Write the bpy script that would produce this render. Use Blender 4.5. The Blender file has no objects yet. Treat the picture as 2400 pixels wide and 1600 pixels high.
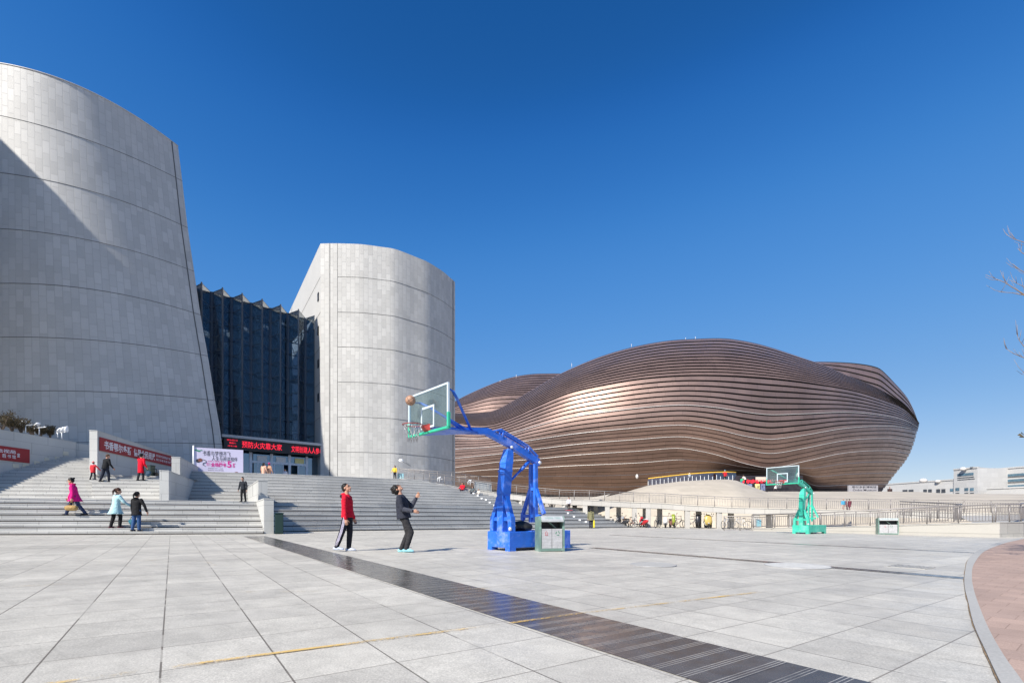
import bpy, bmesh, math, random
from mathutils import Vector, Matrix
from mathutils.bvhtree import BVHTree
random.seed(7)
R = math.radians
sc = bpy.context.scene
V = Vector
# ---------------------------------------------------------------- camera, sky, sun
F, CZ, HY = 1133.0, 0.912, 1210.0
cam_d = bpy.data.cameras.new('camera'); cam = bpy.data.objects.new('camera', cam_d)
sc.collection.objects.link(cam); sc.camera = cam
cam.location = (0, 0, CZ); cam.rotation_euler = (R(90), 0, 0)
cam_d.sensor_width = 36; cam_d.lens = F / 2400 * 36
cam_d.shift_y = (HY - 800) / 2400
cam_d.clip_start = 0.05; cam_d.clip_end = 5000
SUN_EL = 38.5
to_sun = V((-0.592, -0.806, 0)).normalized() * math.cos(R(SUN_EL)) + V((0, 0, math.sin(R(SUN_EL))))
w = bpy.data.worlds.new('World'); sc.world = w; w.use_nodes = True
nt = w.node_tree; nt.nodes.clear()
sky = nt.nodes.new('ShaderNodeTexSky'); sky.sky_type = 'NISHITA'; sky.sun_disc = False
sky.sun_elevation = R(SUN_EL); sky.sun_rotation = math.atan2(-0.592, -0.806)
sky.altitude = 1300; sky.air_density = 1.0; sky.dust_density = 0.15; sky.ozone_density = 4.0
EXPO = 0.5
bg = nt.nodes.new('ShaderNodeBackground'); bg.inputs['Strength'].default_value = 0.1
wo = nt.nodes.new('ShaderNodeOutputWorld')
sm_ = nt.nodes.new('ShaderNodeVectorMath'); sm_.operation = 'SCALE'; sm_.inputs['Scale'].default_value = 0.095
cv = nt.nodes.new('ShaderNodeRGBCurve'); cv.mapping.use_clip = False          # grade of the clear dry sky
for ci, pts in enumerate(([(0, 0), (.028, .0116), (.036, .028), (.054, .072), (.153, .223), (.347, .45), (1, .9)], [(0, 0), (.078, .098), (.097, .16), (.144, .265), (.347, .445), (.624, .64), (1, .85)],
                          [(0, 0), (.195, .342), (.235, .50), (.332, .66), (.658, .79), (.887, .863), (1, .88)])):
    c_ = cv.mapping.curves[ci]
    for k_, (x_, y_) in enumerate(pts):
        if k_ == 0: c_.points[0].location = (x_, y_)
        elif k_ == len(pts) - 1: c_.points[-1].location = (x_, y_)
        else: c_.points.new(x_, y_)
cv.mapping.update()
cb = nt.nodes.new('ShaderNodeVectorMath'); cb.operation = 'SCALE'; cb.inputs['Scale'].default_value = 10 / 2 ** EXPO
hs = nt.nodes.new('ShaderNodeHueSaturation'); hs.inputs['Saturation'].default_value = 1.15
nt.links.new(sky.outputs[0], hs.inputs['Color']); nt.links.new(hs.outputs[0], sm_.inputs[0]); nt.links.new(sm_.outputs[0], cv.inputs['Color']); nt.links.new(cv.outputs[0], cb.inputs[0])
nt.links.new(cb.outputs[0], bg.inputs[0]); nt.links.new(bg.outputs[0], wo.inputs[0])
sd = bpy.data.lights.new('sun', 'SUN'); sd.energy = 5.0; sd.angle = R(0.53); sd.color = (1, 0.94, 0.85)
so = bpy.data.objects.new('sun', sd); sc.collection.objects.link(so)
so.rotation_euler = to_sun.to_track_quat('Z', 'Y').to_euler(); so.location = (-30, -30, 60)
sc.view_settings.view_transform = 'Standard'; sc.view_settings.look = 'None'
sc.view_settings.exposure = EXPO; sc.view_settings.gamma = 1.0
# ---------------------------------------------------------------- where things stand
GA, GB = -0.008, 0.001
def gz(x, y):
    return GA * max(-60, min(60, x)) + GB * max(-20, min(80, y))
def P(px, py, Y):
    return V(((px - 1200) / F * Y, Y, CZ + (HY - py) / F * Y))
def PZ(px, py, z):
    Y = (z - CZ) * F / (HY - py)
    return P(px, py, Y)
def G(px, py):
    u = (px - 1200) / F
    Y = CZ / (GA * u + GB + (py - HY) / F)
    return V((u * Y, Y, GA * u * Y + GB * Y))
def lerp(a, b, t): return a + (b - a) * t
def interp(pts, x):
    if x <= pts[0][0]:
        (x0, y0), (x1, y1) = pts[0], pts[1]
    elif x >= pts[-1][0]:
        (x0, y0), (x1, y1) = pts[-2], pts[-1]
    else:
        for i in range(len(pts) - 1):
            if pts[i][0] <= x <= pts[i + 1][0]:
                (x0, y0), (x1, y1) = pts[i], pts[i + 1]; break
    return y0 + (y1 - y0) * (x - x0) / (x1 - x0)
def cubic(pts, x):
    n = len(pts)
    if x <= pts[0][0] or x >= pts[-1][0]: return interp(pts, x)
    for i in range(n - 1):
        if pts[i][0] <= x <= pts[i + 1][0]: break
    x0, y0 = pts[i]; x1, y1 = pts[i + 1]; h = x1 - x0
    def sl(k):
        if k == 0: return (pts[1][1] - pts[0][1]) / (pts[1][0] - pts[0][0])
        if k == n - 1: return (pts[-1][1] - pts[-2][1]) / (pts[-1][0] - pts[-2][0])
        return (pts[k + 1][1] - pts[k - 1][1]) / (pts[k + 1][0] - pts[k - 1][0])
    t = (x - x0) / h; m0, m1 = sl(i) * h, sl(i + 1) * h
    return (2*t**3 - 3*t*t + 1) * y0 + (t**3 - 2*t*t + t) * m0 + (-2*t**3 + 3*t*t) * y1 + (t**3 - t*t) * m1
# ---------------------------------------------------------------- object helpers
def tag(o, label=None, cat=None, group=None, kind=None):
    if label: o['label'] = label
    if cat: o['category'] = cat
    if group: o['group'] = group
    if kind: o['kind'] = kind
    return o
WM = {}
def thing(name, label, cat, loc=(0, 0, 0), rz=0.0, group=None):
    o = bpy.data.objects.new(name, None); sc.collection.objects.link(o)
    o.location = loc; o.rotation_euler = (0, 0, rz); o.empty_display_size = 0.2
    WM[o.name] = Matrix.Translation(V(loc)) @ Matrix.Rotation(rz, 4, 'Z')
    return tag(o, label, cat, group)
def dup(root, loc, rz, label=None, name=None):
    r = root.copy(); sc.collection.objects.link(r); r.location = loc; r.rotation_euler = (0, 0, rz)
    WM[r.name] = Matrix.Translation(V(loc)) @ Matrix.Rotation(rz, 4, 'Z')
    if label: r['label'] = label
    for ch in list(root.children):
        c = ch.copy(); sc.collection.objects.link(c); c.parent = r; WM[c.name] = WM[r.name]
        for g in ch.children:
            d = g.copy(); sc.collection.objects.link(d); d.parent = c
    return r
class MB:
    def __init__(s):
        s.v = []; s.f = []; s.m = []; s.uv = {}; s.sm = []
    def add(s, vs, fs, mi=0, smooth=False, uvs=None):
        b = len(s.v); s.v += [V(v) for v in vs]
        for k, f in enumerate(fs):
            if uvs: s.uv[len(s.f)] = uvs[k]
            s.f.append([b + i for i in f]); s.m.append(mi); s.sm.append(smooth)
        return s
    def box(s, c, d, rz=0, mi=0, M=None):
        hx, hy, hz = d[0] / 2, d[1] / 2, d[2] / 2
        vs = [V((x, y, z)) for z in (-hz, hz) for y in (-hy, hy) for x in (-hx, hx)]
        T = Matrix.Translation(V(c)) @ (M.to_4x4() if M else Matrix.Rotation(rz, 4, 'Z'))
        return s.add([T @ v for v in vs], [(0, 2, 3, 1), (4, 5, 7, 6), (0, 1, 5, 4), (2, 6, 7, 3), (0, 4, 6, 2), (1, 3, 7, 5)], mi)
    def bbox(s, c, d, bev=0.01, rz=0, mi=0, M=None):
        """box with chamfered edges"""
        bm = bmesh.new(); bmesh.ops.create_cube(bm, size=1)
        for v in bm.verts: v.co = V((v.co.x * d[0], v.co.y * d[1], v.co.z * d[2]))
        bmesh.ops.bevel(bm, geom=list(bm.edges), offset=bev, segments=1, affect='EDGES')
        T = Matrix.Translation(V(c)) @ (M.to_4x4() if M else Matrix.Rotation(rz, 4, 'Z'))
        bm.verts.index_update()
        s.add([T @ v.co for v in bm.verts], [[v.index for v in f.verts] for f in bm.faces], mi); bm.free(); return s
    def beam(s, a, b, wd, hd, up=V((0, 0, 1)), mi=0, bev=0):
        a, b = V(a), V(b); z = (b - a); L = z.length; z.normalize()
        x = up.cross(z)
        if x.length < 1e-4: x = V((1, 0, 0)).cross(z)
        x.normalize(); y = z.cross(x)
        M = Matrix((x, y, z)).transposed()
        if bev: return s.bbox((a + b) / 2, (wd, hd, L), bev, mi=mi, M=M)
        return s.box((a + b) / 2, (wd, hd, L), mi=mi, M=M)
    def tube(s, path, r, n=8, mi=0, closed=False, smooth=True):
        path = [V(p) for p in path]; m = len(path); rings = []
        rr = r if isinstance(r, (list, tuple)) else [r] * m
        prev = None; vs = []
        for i, p in enumerate(path):
            if closed: d = path[(i + 1) % m] - path[i - 1]
            else: d = path[min(i + 1, m - 1)] - path[max(i - 1, 0)]
            d.normalize()
            if prev is None:
                x = d.cross(V((0, 0, 1)))
                if x.length < 1e-3: x = d.cross(V((1, 0, 0)))
            else: x = prev - d * prev.dot(d)
            x.normalize(); prev = x; y = d.cross(x)
            vs += [p + (x * math.cos(2 * math.pi * k / n) + y * math.sin(2 * math.pi * k / n)) * rr[i] for k in range(n)]
        fs = []
        for i in range(m if closed else m - 1):
            j = (i + 1) % m
            for k in range(n):
                fs.append((i * n + k, i * n + (k + 1) % n, j * n + (k + 1) % n, j * n + k))
        if not closed: fs += [tuple(range(n))[::-1], tuple((m - 1) * n + k for k in range(n))]
        return s.add(vs, fs, mi, smooth)
    def lathe(s, prof, c=(0, 0, 0), n=20, mi=0, axis=None, smooth=True):
        T = Matrix.Translation(V(c)) @ (axis.to_4x4() if axis else Matrix.Identity(4))
        vs = []; fs = []
        for r, z in prof:
            vs += [T @ V((r * math.cos(2 * math.pi * k / n), r * math.sin(2 * math.pi * k / n), z)) for k in range(n)]
        for i in range(len(prof) - 1):
            for k in range(n):
                fs.append((i * n + k, i * n + (k + 1) % n, (i + 1) * n + (k + 1) % n, (i + 1) * n + k))
        fs += [tuple(range(n))[::-1], tuple((len(prof) - 1) * n + k for k in range(n))]
        return s.add(vs, fs, mi, smooth)
    def ell(s, c, rx, ry, rz_, n=16, mi=0, M=None):
        vs = []; fs = []; m = n // 2
        T = Matrix.Translation(V(c)) @ (M.to_4x4() if M else Matrix.Identity(4))
        for i in range(m + 1):
            a = math.pi * i / m - math.pi / 2; a = max(-1.5, min(1.5, a))
            for k in range(n):
                b = 2 * math.pi * k / n
                vs.append(T @ V((rx * math.cos(a) * math.cos(b), ry * math.cos(a) * math.sin(b), rz_ * math.sin(a))))
        for i in range(m):
            for k in range(n):
                fs.append((i * n + k, i * n + (k + 1) % n, (i + 1) * n + (k + 1) % n, (i + 1) * n + k))
        fs += [tuple(range(n))[::-1], tuple(m * n + k for k in range(n))]
        return s.add(vs, fs, mi, True)
    def loft(s, rings, n=14, mi=0):
        """rings: (centre, side vector, rx, ry); closed body"""
        m = len(rings); vs = []; fs = []
        for i, (c, sd_, rx, ry) in enumerate(rings):
            d = V(rings[min(i + 1, m - 1)][0]) - V(rings[max(i - 1, 0)][0])
            if d.length < 1e-6: d = V((0, 0, 1))
            d.normalize(); x = V(sd_) - d * V(sd_).dot(d)
            if x.length < 1e-3: x = d.orthogonal()
            x.normalize(); y = d.cross(x)
            vs += [V(c) + x * rx * math.cos(2 * math.pi * k / n) + y * ry * math.sin(2 * math.pi * k / n) for k in range(n)]
        for i in range(m - 1):
            for k in range(n):
                fs.append((i * n + k, i * n + (k + 1) % n, (i + 1) * n + (k + 1) % n, (i + 1) * n + k))
        fs += [tuple(range(n))[::-1], tuple((m - 1) * n + k for k in range(n))]
        return s.add(vs, fs, mi, True)
    def cap(s, a, b, ra, rb, sd_=None, n=12, fl=1.0):
        """tapered capsule"""
        a, b = V(a), V(b); d = b - a; L = max(d.length, 1e-4); d = d / L
        if sd_ is None: sd_ = d.orthogonal()
        rg = []
        for ang in (80, 45, 15): rg.append((a - d * ra * math.sin(R(ang)), sd_, ra * math.cos(R(ang)), ra * math.cos(R(ang)) * fl))
        rg.append((a, sd_, ra, ra * fl)); rg.append((b, sd_, rb, rb * fl))
        for ang in (15, 45, 80): rg.append((b + d * rb * math.sin(R(ang)), sd_, rb * math.cos(R(ang)), rb * math.cos(R(ang)) * fl))
        return s.loft(rg, n)
    def grid(s, rows, mi=0, smooth=True, uvf=None, closed=False):
        n = len(rows[0]); vs = [p for r in rows for p in r]; fs = []; uvs = []
        for i in range(len(rows) - 1):
            for j in range(n if closed else n - 1):
                j2 = (j + 1) % n
                fs.append((i * n + j, i * n + j2, (i + 1) * n + j2, (i + 1) * n + j))
                if uvf: uvs.append((uvf(i, j), uvf(i, j + 1), uvf(i + 1, j + 1), uvf(i + 1, j)))
        return s.add(vs, fs, mi, smooth, uvs if uvf else None)
    def quad(s, a, b, c, d, mi=0, uv=None):
        return s.add([a, b, c, d], [(0, 1, 2, 3)], mi, False, [uv] if uv else None)
    def prism(s, poly, z0, z1, mi=0):
        n = len(poly)
        vs = [V((p[0], p[1], z0)) for p in poly] + [V((p[0], p[1], z1)) for p in poly]
        fs = [tuple(range(n))[::-1], tuple(range(n, 2 * n))] + [(i, (i + 1) % n, n + (i + 1) % n, n + i) for i in range(n)]
        return s.add(vs, fs, mi)
    def build(s, name, mats, parent=None, world=False, fix=True, remesh=None, smooth_it=0, label=None):
        me = bpy.data.meshes.new(name)
        vs = s.v
        if world and parent is not None:
            Mi = WM[parent.name].inverted(); vs = [Mi @ v for v in vs]
        me.from_pydata([tuple(v) for v in vs], [], s.f)
        if not isinstance(mats, (list, tuple)): mats = [mats]
        for m in mats: me.materials.append(m)
        me.polygons.foreach_set('material_index', s.m); me.polygons.foreach_set('use_smooth', s.sm)
        if s.uv:
            ul = me.uv_layers.new(name='UVMap')
            for pi, uvs in s.uv.items():
                p = me.polygons[pi]
                for k, li in enumerate(p.loop_indices): ul.data[li].uv = uvs[k]
        if fix:
            bm = bmesh.new(); bm.from_mesh(me); bmesh.ops.recalc_face_normals(bm, faces=bm.faces); bm.to_mesh(me); bm.free()
        me.update()
        o = bpy.data.objects.new(name, me); sc.collection.objects.link(o)
        if remesh:
            m = o.modifiers.new('r', 'REMESH'); m.mode = 'VOXEL'; m.voxel_size = remesh; m.use_smooth_shade = True
            if smooth_it:
                q = o.modifiers.new('s', 'SMOOTH'); q.iterations = smooth_it; q.factor = 0.5
            dg = bpy.context.evaluated_depsgraph_get(); dg.update()
            me2 = bpy.data.meshes.new_from_object(o.evaluated_get(dg)); o.modifiers.clear()
            me2.name = name; o.data = me2; bpy.data.meshes.remove(me)
            me2.polygons.foreach_set('use_smooth', [True] * len(me2.polygons)); me2.update()
        if parent is not None:
            o.parent = parent; WM[o.name] = WM[parent.name]
        if label: o['label'] = label
        return o
# ---------------------------------------------------------------- materials
class NB:
    def __init__(s, name):
        s.m = bpy.data.materials.new(name); s.m.use_nodes = True; s.t = s.m.node_tree
        s.bs = s.t.nodes['Principled BSDF']; s.out = s.t.nodes['Material Output']
    def n(s, typ, ins=None, **kw):
        nd = s.t.nodes.new('ShaderNode' + typ)
        for k, v in kw.items(): setattr(nd, k, v)
        for k, v in (ins or {}).items():
            if isinstance(v, bpy.types.NodeSocket): s.t.links.new(v, nd.inputs[k])
            else: nd.inputs[k].default_value = (*v, 1) if (hasattr(v, '__len__') and len(v) == 3 and nd.inputs[k].type == 'RGBA') else v
        return nd
    def math(s, op, a, b=0.0, c=0.0): return s.n('Math', {0: a, 1: b, 2: c}, operation=op).outputs[0]
    def link(s, a, b): s.t.links.new(a, b)
    def set(s, **kw):
        for k, v in kw.items():
            k = k.replace('_', ' ')
            if isinstance(v, bpy.types.NodeSocket): s.t.links.new(v, s.bs.inputs[k])
            else: s.bs.inputs[k].default_value = (*v, 1) if (hasattr(v, '__len__') and len(v) == 3) else v
    def noise(s, vec, scale, detail=4, rough=0.6): return s.n('TexNoise', {'Vector': vec, 'Scale': scale, 'Detail': detail, 'Roughness': rough}).outputs['Fac']
    def ramp(s, fac, stops):
        r = s.n('ValToRGB', {'Fac': fac}); e = r.color_ramp.elements
        while len(e) < len(stops): e.new(0.5)
        for i, (p, c) in enumerate(stops):
            e[i].position = p; e[i].color = (c, c, c, 1) if isinstance(c, (int, float)) else (*c, 1)
        return r.outputs['Color']
    def mul(s, a, b, fac=1.0):
        r = s.n('Mix', {0: fac}, data_type='RGBA', blend_type='MULTIPLY')
        for i, v in ((6, a), (7, b)):
            if isinstance(v, bpy.types.NodeSocket): s.t.links.new(v, r.inputs[i])
            else: r.inputs[i].default_value = (*v, 1) if len(v) == 3 else v
        return r.outputs[2]
    def mix(s, fac, a, b):
        r = s.n('Mix', {}, data_type='RGBA', blend_type='MIX')
        for i, v in ((0, fac), (6, a), (7, b)):
            if isinstance(v, bpy.types.NodeSocket): s.t.links.new(v, r.inputs[i])
            elif i == 0: r.inputs[0].default_value = v
            else: r.inputs[i].default_value = (*v, 1) if len(v) == 3 else v
        return r.outputs[2]
    def bump(s, h, strength=0.3, dist=0.01):
        b = s.n('Bump', {'Height': h, 'Strength': strength, 'Distance': dist}); s.link(b.outputs[0], s.bs.inputs['Normal'])
    def pos(s): return s.n('NewGeometry').outputs['Position']
    def uv(s): return s.n('TexCoord').outputs['UV']
    def obj(s): return s.n('TexCoord').outputs['Object']
    def rot(s, vec, a): return s.n('VectorRotate', {'Vector': vec, 'Angle': a}, rotation_type='Z_AXIS').outputs[0]
def plain(name, col, rough=0.6, metal=0.0, var=0.12, scale=6, bump=0.0, spec=0.5):
    b = NB(name); p = b.obj(); f = b.noise(p, scale)
    b.set(Base_Color=b.mul(col, b.ramp(f, [(0.3, 1 - var), (0.7, 1 + var * 0.4)])), Roughness=rough, Metallic=metal, Specular_IOR_Level=spec)
    if bump: b.bump(b.noise(p, scale * 8, 3), bump, 0.01)
    return b.m
def stone(name, col, rough=0.7, joints=None, var=0.15, jcol=0.45, spots=True, uv=False, bump=0.15, jw=0.012, off=0.5, swap=False, bvar=0.08, jbump=0):
    """granite cladding; joints=(w,h) of the slabs"""
    b = NB(name); p = b.pos()
    c = b.mul(col, b.ramp(b.noise(p, 0.35, 5), [(0.25, 1 - var), (0.75, 1.0)]))
    c = b.mul(c, b.ramp(b.noise(p, 60, 3), [(0.35, 0.86), (0.7, 1.05)]))
    if joints:
        v = b.uv() if uv else p
        if not uv:
            g = b.n('NewGeometry'); s1 = b.n('SeparateXYZ', {0: g.outputs['Position']}); s2 = b.n('SeparateXYZ', {0: g.outputs['Normal']})
            hx = b.math('ADD', b.math('MULTIPLY', s1.outputs[0], 0.82), b.math('MULTIPLY', s1.outputs[1], 0.57))
            v = b.n('CombineXYZ', {0: hx, 1: s1.outputs[2]}).outputs[0]
        if swap:
            q = b.n('SeparateXYZ', {0: v}); v = b.n('CombineXYZ', {0: q.outputs[1], 1: q.outputs[0]}).outputs[0]
        br = b.n('TexBrick', {'Vector': v, 'Scale': 1.0, 'Color1': (1 - bvar, 1 - bvar, 1 - bvar, 1), 'Color2': (1, 1, 1, 1), 'Mortar': (jcol, jcol, jcol, 1),
                 'Mortar Size': jw, 'Mortar Smooth': 0.1, 'Bias': 0.0, 'Brick Width': joints[0], 'Row Height': joints[1]}, offset=off, squash=1.0)
        c = b.mul(c, br.outputs['Color'])
    b.set(Base_Color=c, Roughness=rough)
    h = b.noise(p, 40, 3)
    if joints and jbump: h = b.math('ADD', b.math('MULTIPLY', h, 0.15), b.math('MULTIPLY', b.math('SUBTRACT', 1.0, br.outputs['Fac']), jbump))
    b.bump(h, bump, 0.02)
    return b.m
TA = R(35.15)      # direction of the paving grid
def tile_mat():
    b = NB('granite_paving'); p = b.pos(); q = b.rot(p, -TA)
    sx = b.n('SeparateXYZ', {0: q})
    def line(s_, period, wdt, o_):
        fr = b.math('FRACT', b.math('DIVIDE', b.math('ADD', s_, o_), period)); return b.math('LESS_THAN', fr, wdt / period)
    l1 = line(sx.outputs[0], 0.6, 0.011, 0.058); l2 = line(sx.outputs[1], 0.6, 0.010, 0.142)
    br = b.n('TexBrick', {'Vector': b.n('VectorMath', {0: q, 1: (0.057, 0.14, 0)}, operation='ADD').outputs[0], 'Color1': (0.86, 0.86, 0.86, 1), 'Color2': (1.04, 1.04, 1.03, 1), 'Mortar': (1, 1, 1, 1),
             'Mortar Size': 0.0, 'Bias': 0.2, 'Brick Width': 0.6, 'Row Height': 0.6, 'Scale': 1.0}, offset=0.0)
    c = b.mul((0.65, 0.615, 0.54), br.outputs['Color'])
    st = b.n('VectorMath', {0: q, 1: (0.25, 1.0, 1)}, operation='MULTIPLY').outputs[0]
    c = b.mul(c, b.ramp(b.noise(st, 0.5, 5), [(0.3, 0.78), (0.7, 1.04)]))
    c = b.mul(c, b.ramp(b.noise(p, 3.5, 6, 0.7), [(0.28, 0.80), (0.62, 1.03)]))
    c = b.mul(c, b.ramp(b.noise(p, 85, 4, 0.85), [(0.34, 0.62), (0.64, 1.12)]))
    # worn scratches and old dirt
    sc_ = b.n('VectorMath', {0: b.rot(p, 0.6), 1: (1.0, 14.0, 1)}, operation='MULTIPLY').outputs[0]
    c = b.mul(c, b.ramp(b.noise(sc_, 1.1, 4), [(0.30, 0.90), (0.42, 1.0), (0.74, 1.0), (0.82, 1.08)]))
    vo = b.n('TexVoronoi', {'Vector': p, 'Scale': 1.3}); c = b.mul(c, b.ramp(vo.outputs['Distance'], [(0.018, 0.55), (0.045, 1.0)]))
    brk = b.math('GREATER_THAN', b.noise(p, 0.9, 2), 0.44)
    c = b.mix(b.math('MULTIPLY', l2, 0.72), c, (0.13, 0.11, 0.09))
    c = b.mix(b.math('MULTIPLY', l1, b.math('ADD', 0.35, b.math('MULTIPLY', brk, 0.45))), c, (0.09, 0.075, 0.06))
    rg = b.ramp(b.noise(p, 1.7, 4), [(0.3, 0.40), (0.7, 0.62)])
    b.set(Base_Color=c, Roughness=rg, Specular_IOR_Level=0.22)
    b.bump(b.noise(p, 120, 2), 0.08, 0.004)
    return b.m
def strip_mat():
    b = NB('black_granite'); p = b.pos(); q = b.rot(p, -TA); sx = b.n('SeparateXYZ', {0: q})
    fr = b.math('FRACT', b.math('DIVIDE', sx.outputs[1], 0.186))
    l = None
    for o_ in (0.0, 0.13, 0.26):
        k = b.math('COMPARE', fr, 0.08 + o_, 0.017); l = k if l is None else b.math('ADD', l, k)
    jf = b.math('LESS_THAN', b.math('FRACT', b.math('DIVIDE', sx.outputs[1], 0.744)), 0.008)
    c = b.mul((0.092, 0.084, 0.076), b.ramp(b.noise(p, 2.5, 5), [(0.3, 0.7), (0.7, 1.25)]))
    c = b.mul(c, b.ramp(b.noise(p, 200, 2), [(0.35, 0.75), (0.65, 1.2)]))
    wear = b.ramp(b.noise(p, 2.0, 3), [(0.35, 0.35), (0.6, 1.0)])
    wv = b.n('RGBToBW', {0: wear}).outputs[0]
    c = b.mix(b.math('MULTIPLY', l, wv), c, (0.42, 0.40, 0.36)); c = b.mix(jf, c, (0.02, 0.02, 0.02))
    b.set(Base_Color=c, Roughness=b.ramp(b.noise(p, 5, 4), [(0.3, 0.13), (0.7, 0.32)]), Specular_IOR_Level=0.6)
    st = b.n('VectorMath', {0: q, 1: (1.0, 9.0, 1)}, operation='MULTIPLY').outputs[0]
    b.bump(b.noise(st, 3, 2), 0.12, 0.003)
    return b.m
def paint_line(k=0.0):
    b = NB('worn_yellow_paint'); p = b.pos()
    b.set(Base_Color=(0.72, 0.47, 0.13), Roughness=0.6)
    tr = b.n('BsdfTransparent'); f = b.ramp(b.math('ADD', b.math('MULTIPLY', b.noise(p, 1.1, 3), 0.75), b.math('MULTIPLY', b.noise(p, 45, 3), 0.35)), [(0.50 + k, 0.0), (0.62 + k, 0.9 - 3 * k)])
    mx = b.n('MixShader', {0: f}); b.link(tr.outputs[0], mx.inputs[1]); b.link(b.bs.outputs[0], mx.inputs[2]); b.link(mx.outputs[0], b.out.inputs[0])
    return b.m
M = {}
M['tile'] = tile_mat(); M['strip'] = strip_mat(); M['yline'] = paint_line(0.02); M['yline2'] = paint_line(0.12)
def pink_mat():
    b = NB('pink_paving'); p = b.pos()
    br = b.n('TexBrick', {'Vector': b.rot(p, 0.9), 'Scale': 1.0, 'Color1': (0.90, 0.90, 0.90, 1), 'Color2': (1.06, 1.04, 1.02, 1), 'Mortar': (0.72, 0.70, 0.68, 1), 'Mortar Size': 0.004, 'Bias': 0.0, 'Brick Width': 0.3, 'Row Height': 0.3}, offset=0.5)
    c = b.mul((0.47, 0.345, 0.285), br.outputs['Color']); c = b.mul(c, b.ramp(b.noise(p, 1.2, 5), [(0.3, 0.8), (0.7, 1.05)])); c = b.mul(c, b.ramp(b.noise(p, 130, 3, 0.8), [(0.3, 0.7), (0.7, 1.15)]))
    b.set(Base_Color=c, Roughness=0.8, Specular_IOR_Level=0.2); b.bump(b.noise(p, 120, 2), 0.2, 0.004); return b.m
M['pink'] = pink_mat()
M['kerb'] = stone('kerb_granite', (0.49, 0.475, 0.435), joints=None, var=0.25)
M['crack'] = plain('dirt_joint', (0.24, 0.17, 0.10), 0.95, var=0.5, scale=9)
M['tower'] = stone('tower_stone', (0.555, 0.545, 0.52), joints=(0.98, 0.50), uv=True, swap=True, jcol=0.80, jw=0.022, var=0.14, bvar=0.16, bump=0.5, jbump=1.4, rough=0.62)
M['tower_plain'] = stone('tower_stone_plain', (0.555, 0.545, 0.52), joints=(1.3, 4.05), uv=False, jcol=0.72, jw=0.02, var=0.08, rough=0.62)
M['seam'] = plain('dark_seam', (0.12, 0.12, 0.12), 0.8)
M['step'] = stone('stair_granite', (0.61, 0.60, 0.57), joints=(1.25, 1.0), uv=True, jcol=0.6, jw=0.012, var=0.2, bvar=0.14, bump=0.2)
M['stepdark'] = plain('painted_recess_shade', (0.035, 0.03, 0.028), 0.9)  # near-black that paints the shade of a recess onto flush risers
M['wallg'] = stone('parapet_granite', (0.56, 0.56, 0.535), joints=(1.3, 0.72), uv=False, jcol=0.55, jw=0.008, var=0.2, bvar=0.06)
M['white'] = stone('pale_cladding', (0.49, 0.47, 0.435), joints=(0.62, 3.0), uv=False, jcol=0.7, jw=0.01, var=0.10)
M['trav'] = stone('travertine', (0.60, 0.54, 0.445), joints=None, var=0.10)
M['metal'] = plain('brushed_steel', (0.27, 0.25, 0.24), 0.45, 0.35, 0.1)
M['grey'] = plain('grey_metal', (0.42, 0.42, 0.42), 0.5, 0.3)
M['black'] = plain('black_plastic', (0.012, 0.012, 0.013), 0.45)
M['whitep'] = plain('white_paint', (0.80, 0.81, 0.82), 0.35, var=0.05)
M['ltblue'] = plain('pale_blue_board', (0.32, 0.62, 0.70), 0.5, var=0.1)
# ================================================================ THE SETTING
def sheet(name, poly, lift, mat_, kind='structure', parent=None):
    mb = MB(); mb.add([V((p[0], p[1], gz(p[0], p[1]) + lift)) for p in poly], [tuple(range(len(poly)))])
    o = mb.build(name, mat_, parent, world=True, fix=False)
    if kind: o['kind'] = kind
    return o
gx = [-1500, -60, 60, 1500]; gy = [-1500, -20, 80, 1500]
mb = MB(); mb.grid([[V((x, y, gz(x, y))) for x in gx] for y in gy], smooth=False)
ground = mb.build('plaza_ground', M['tile'], fix=False); ground['kind'] = 'structure'
# dark polished bands let into the paving
e2 = V((-math.sin(TA), math.cos(TA), 0)); e1 = V((math.cos(TA), math.sin(TA), 0))
def band(name, a, wdt, l0, l1, lift=0.004, mat_='strip'):
    a = V((a[0], a[1], 0)); n = max(1, int((l1 - l0) / 4)); rows = []
    for i in range(n + 1):
        c = a + e2 * lerp(l0, l1, i / n); rows.append([V((q.x, q.y, gz(q.x, q.y) + lift)) for q in (c, c + e1 * wdt)])
    mb = MB(); mb.grid(rows, smooth=False); o = mb.build(name, M[mat_], fix=False); o['kind'] = 'structure'; return o
band('polished_paving_band', (0, 4.14), 0.80, -4, 19.0)
pa = G(1800, 1318.5); band('polished_paving_band', (pa.x, pa.y), 0.36, -4.4, 5.2)
pa = G(1800, 1271.5); band('polished_paving_band', (pa.x, pa.y), 0.28, -5.6, 8)
def yel(pts, wdt, name='court_line', mt='yline'):
    mb = MB()
    for (a, b) in zip(pts[:-1], pts[1:]):
        a = V(a); b = V(b); d = (b - a).normalized(); s = V((-d.y, d.x, 0)) * wdt / 2
        n = max(1, int((b - a).length / 1.0)); rows = []
        for i in range(n + 1):
            c = a.lerp(b, i / n); rows.append([V((q.x, q.y, gz(q.x, q.y) + 0.008)) for q in (c - s, c + s)])
        mb.grid(rows, smooth=False)
    o = mb.build(name, M[mt], fix=False); o['kind'] = 'structure'
ya = G(133, 1600)
yel([G(60, 1611), G(600, 1537), G(1200, 1460), G(1373, 1436), G(1800, 1385)], 0.045)
yel([G(400, 1388), G(760, 1386), G(1120, 1380), G(1300, 1371), G(1800, 1333)], 0.045, mt='yline2')
cc = G(190, 1337)
yel([(cc.x + 1.8 * math.cos(a / 24 * 2 * math.pi), cc.y + 1.8 * math.sin(a / 24 * 2 * math.pi), 0) for a in range(25)], 0.05, mt='yline2')
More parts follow.
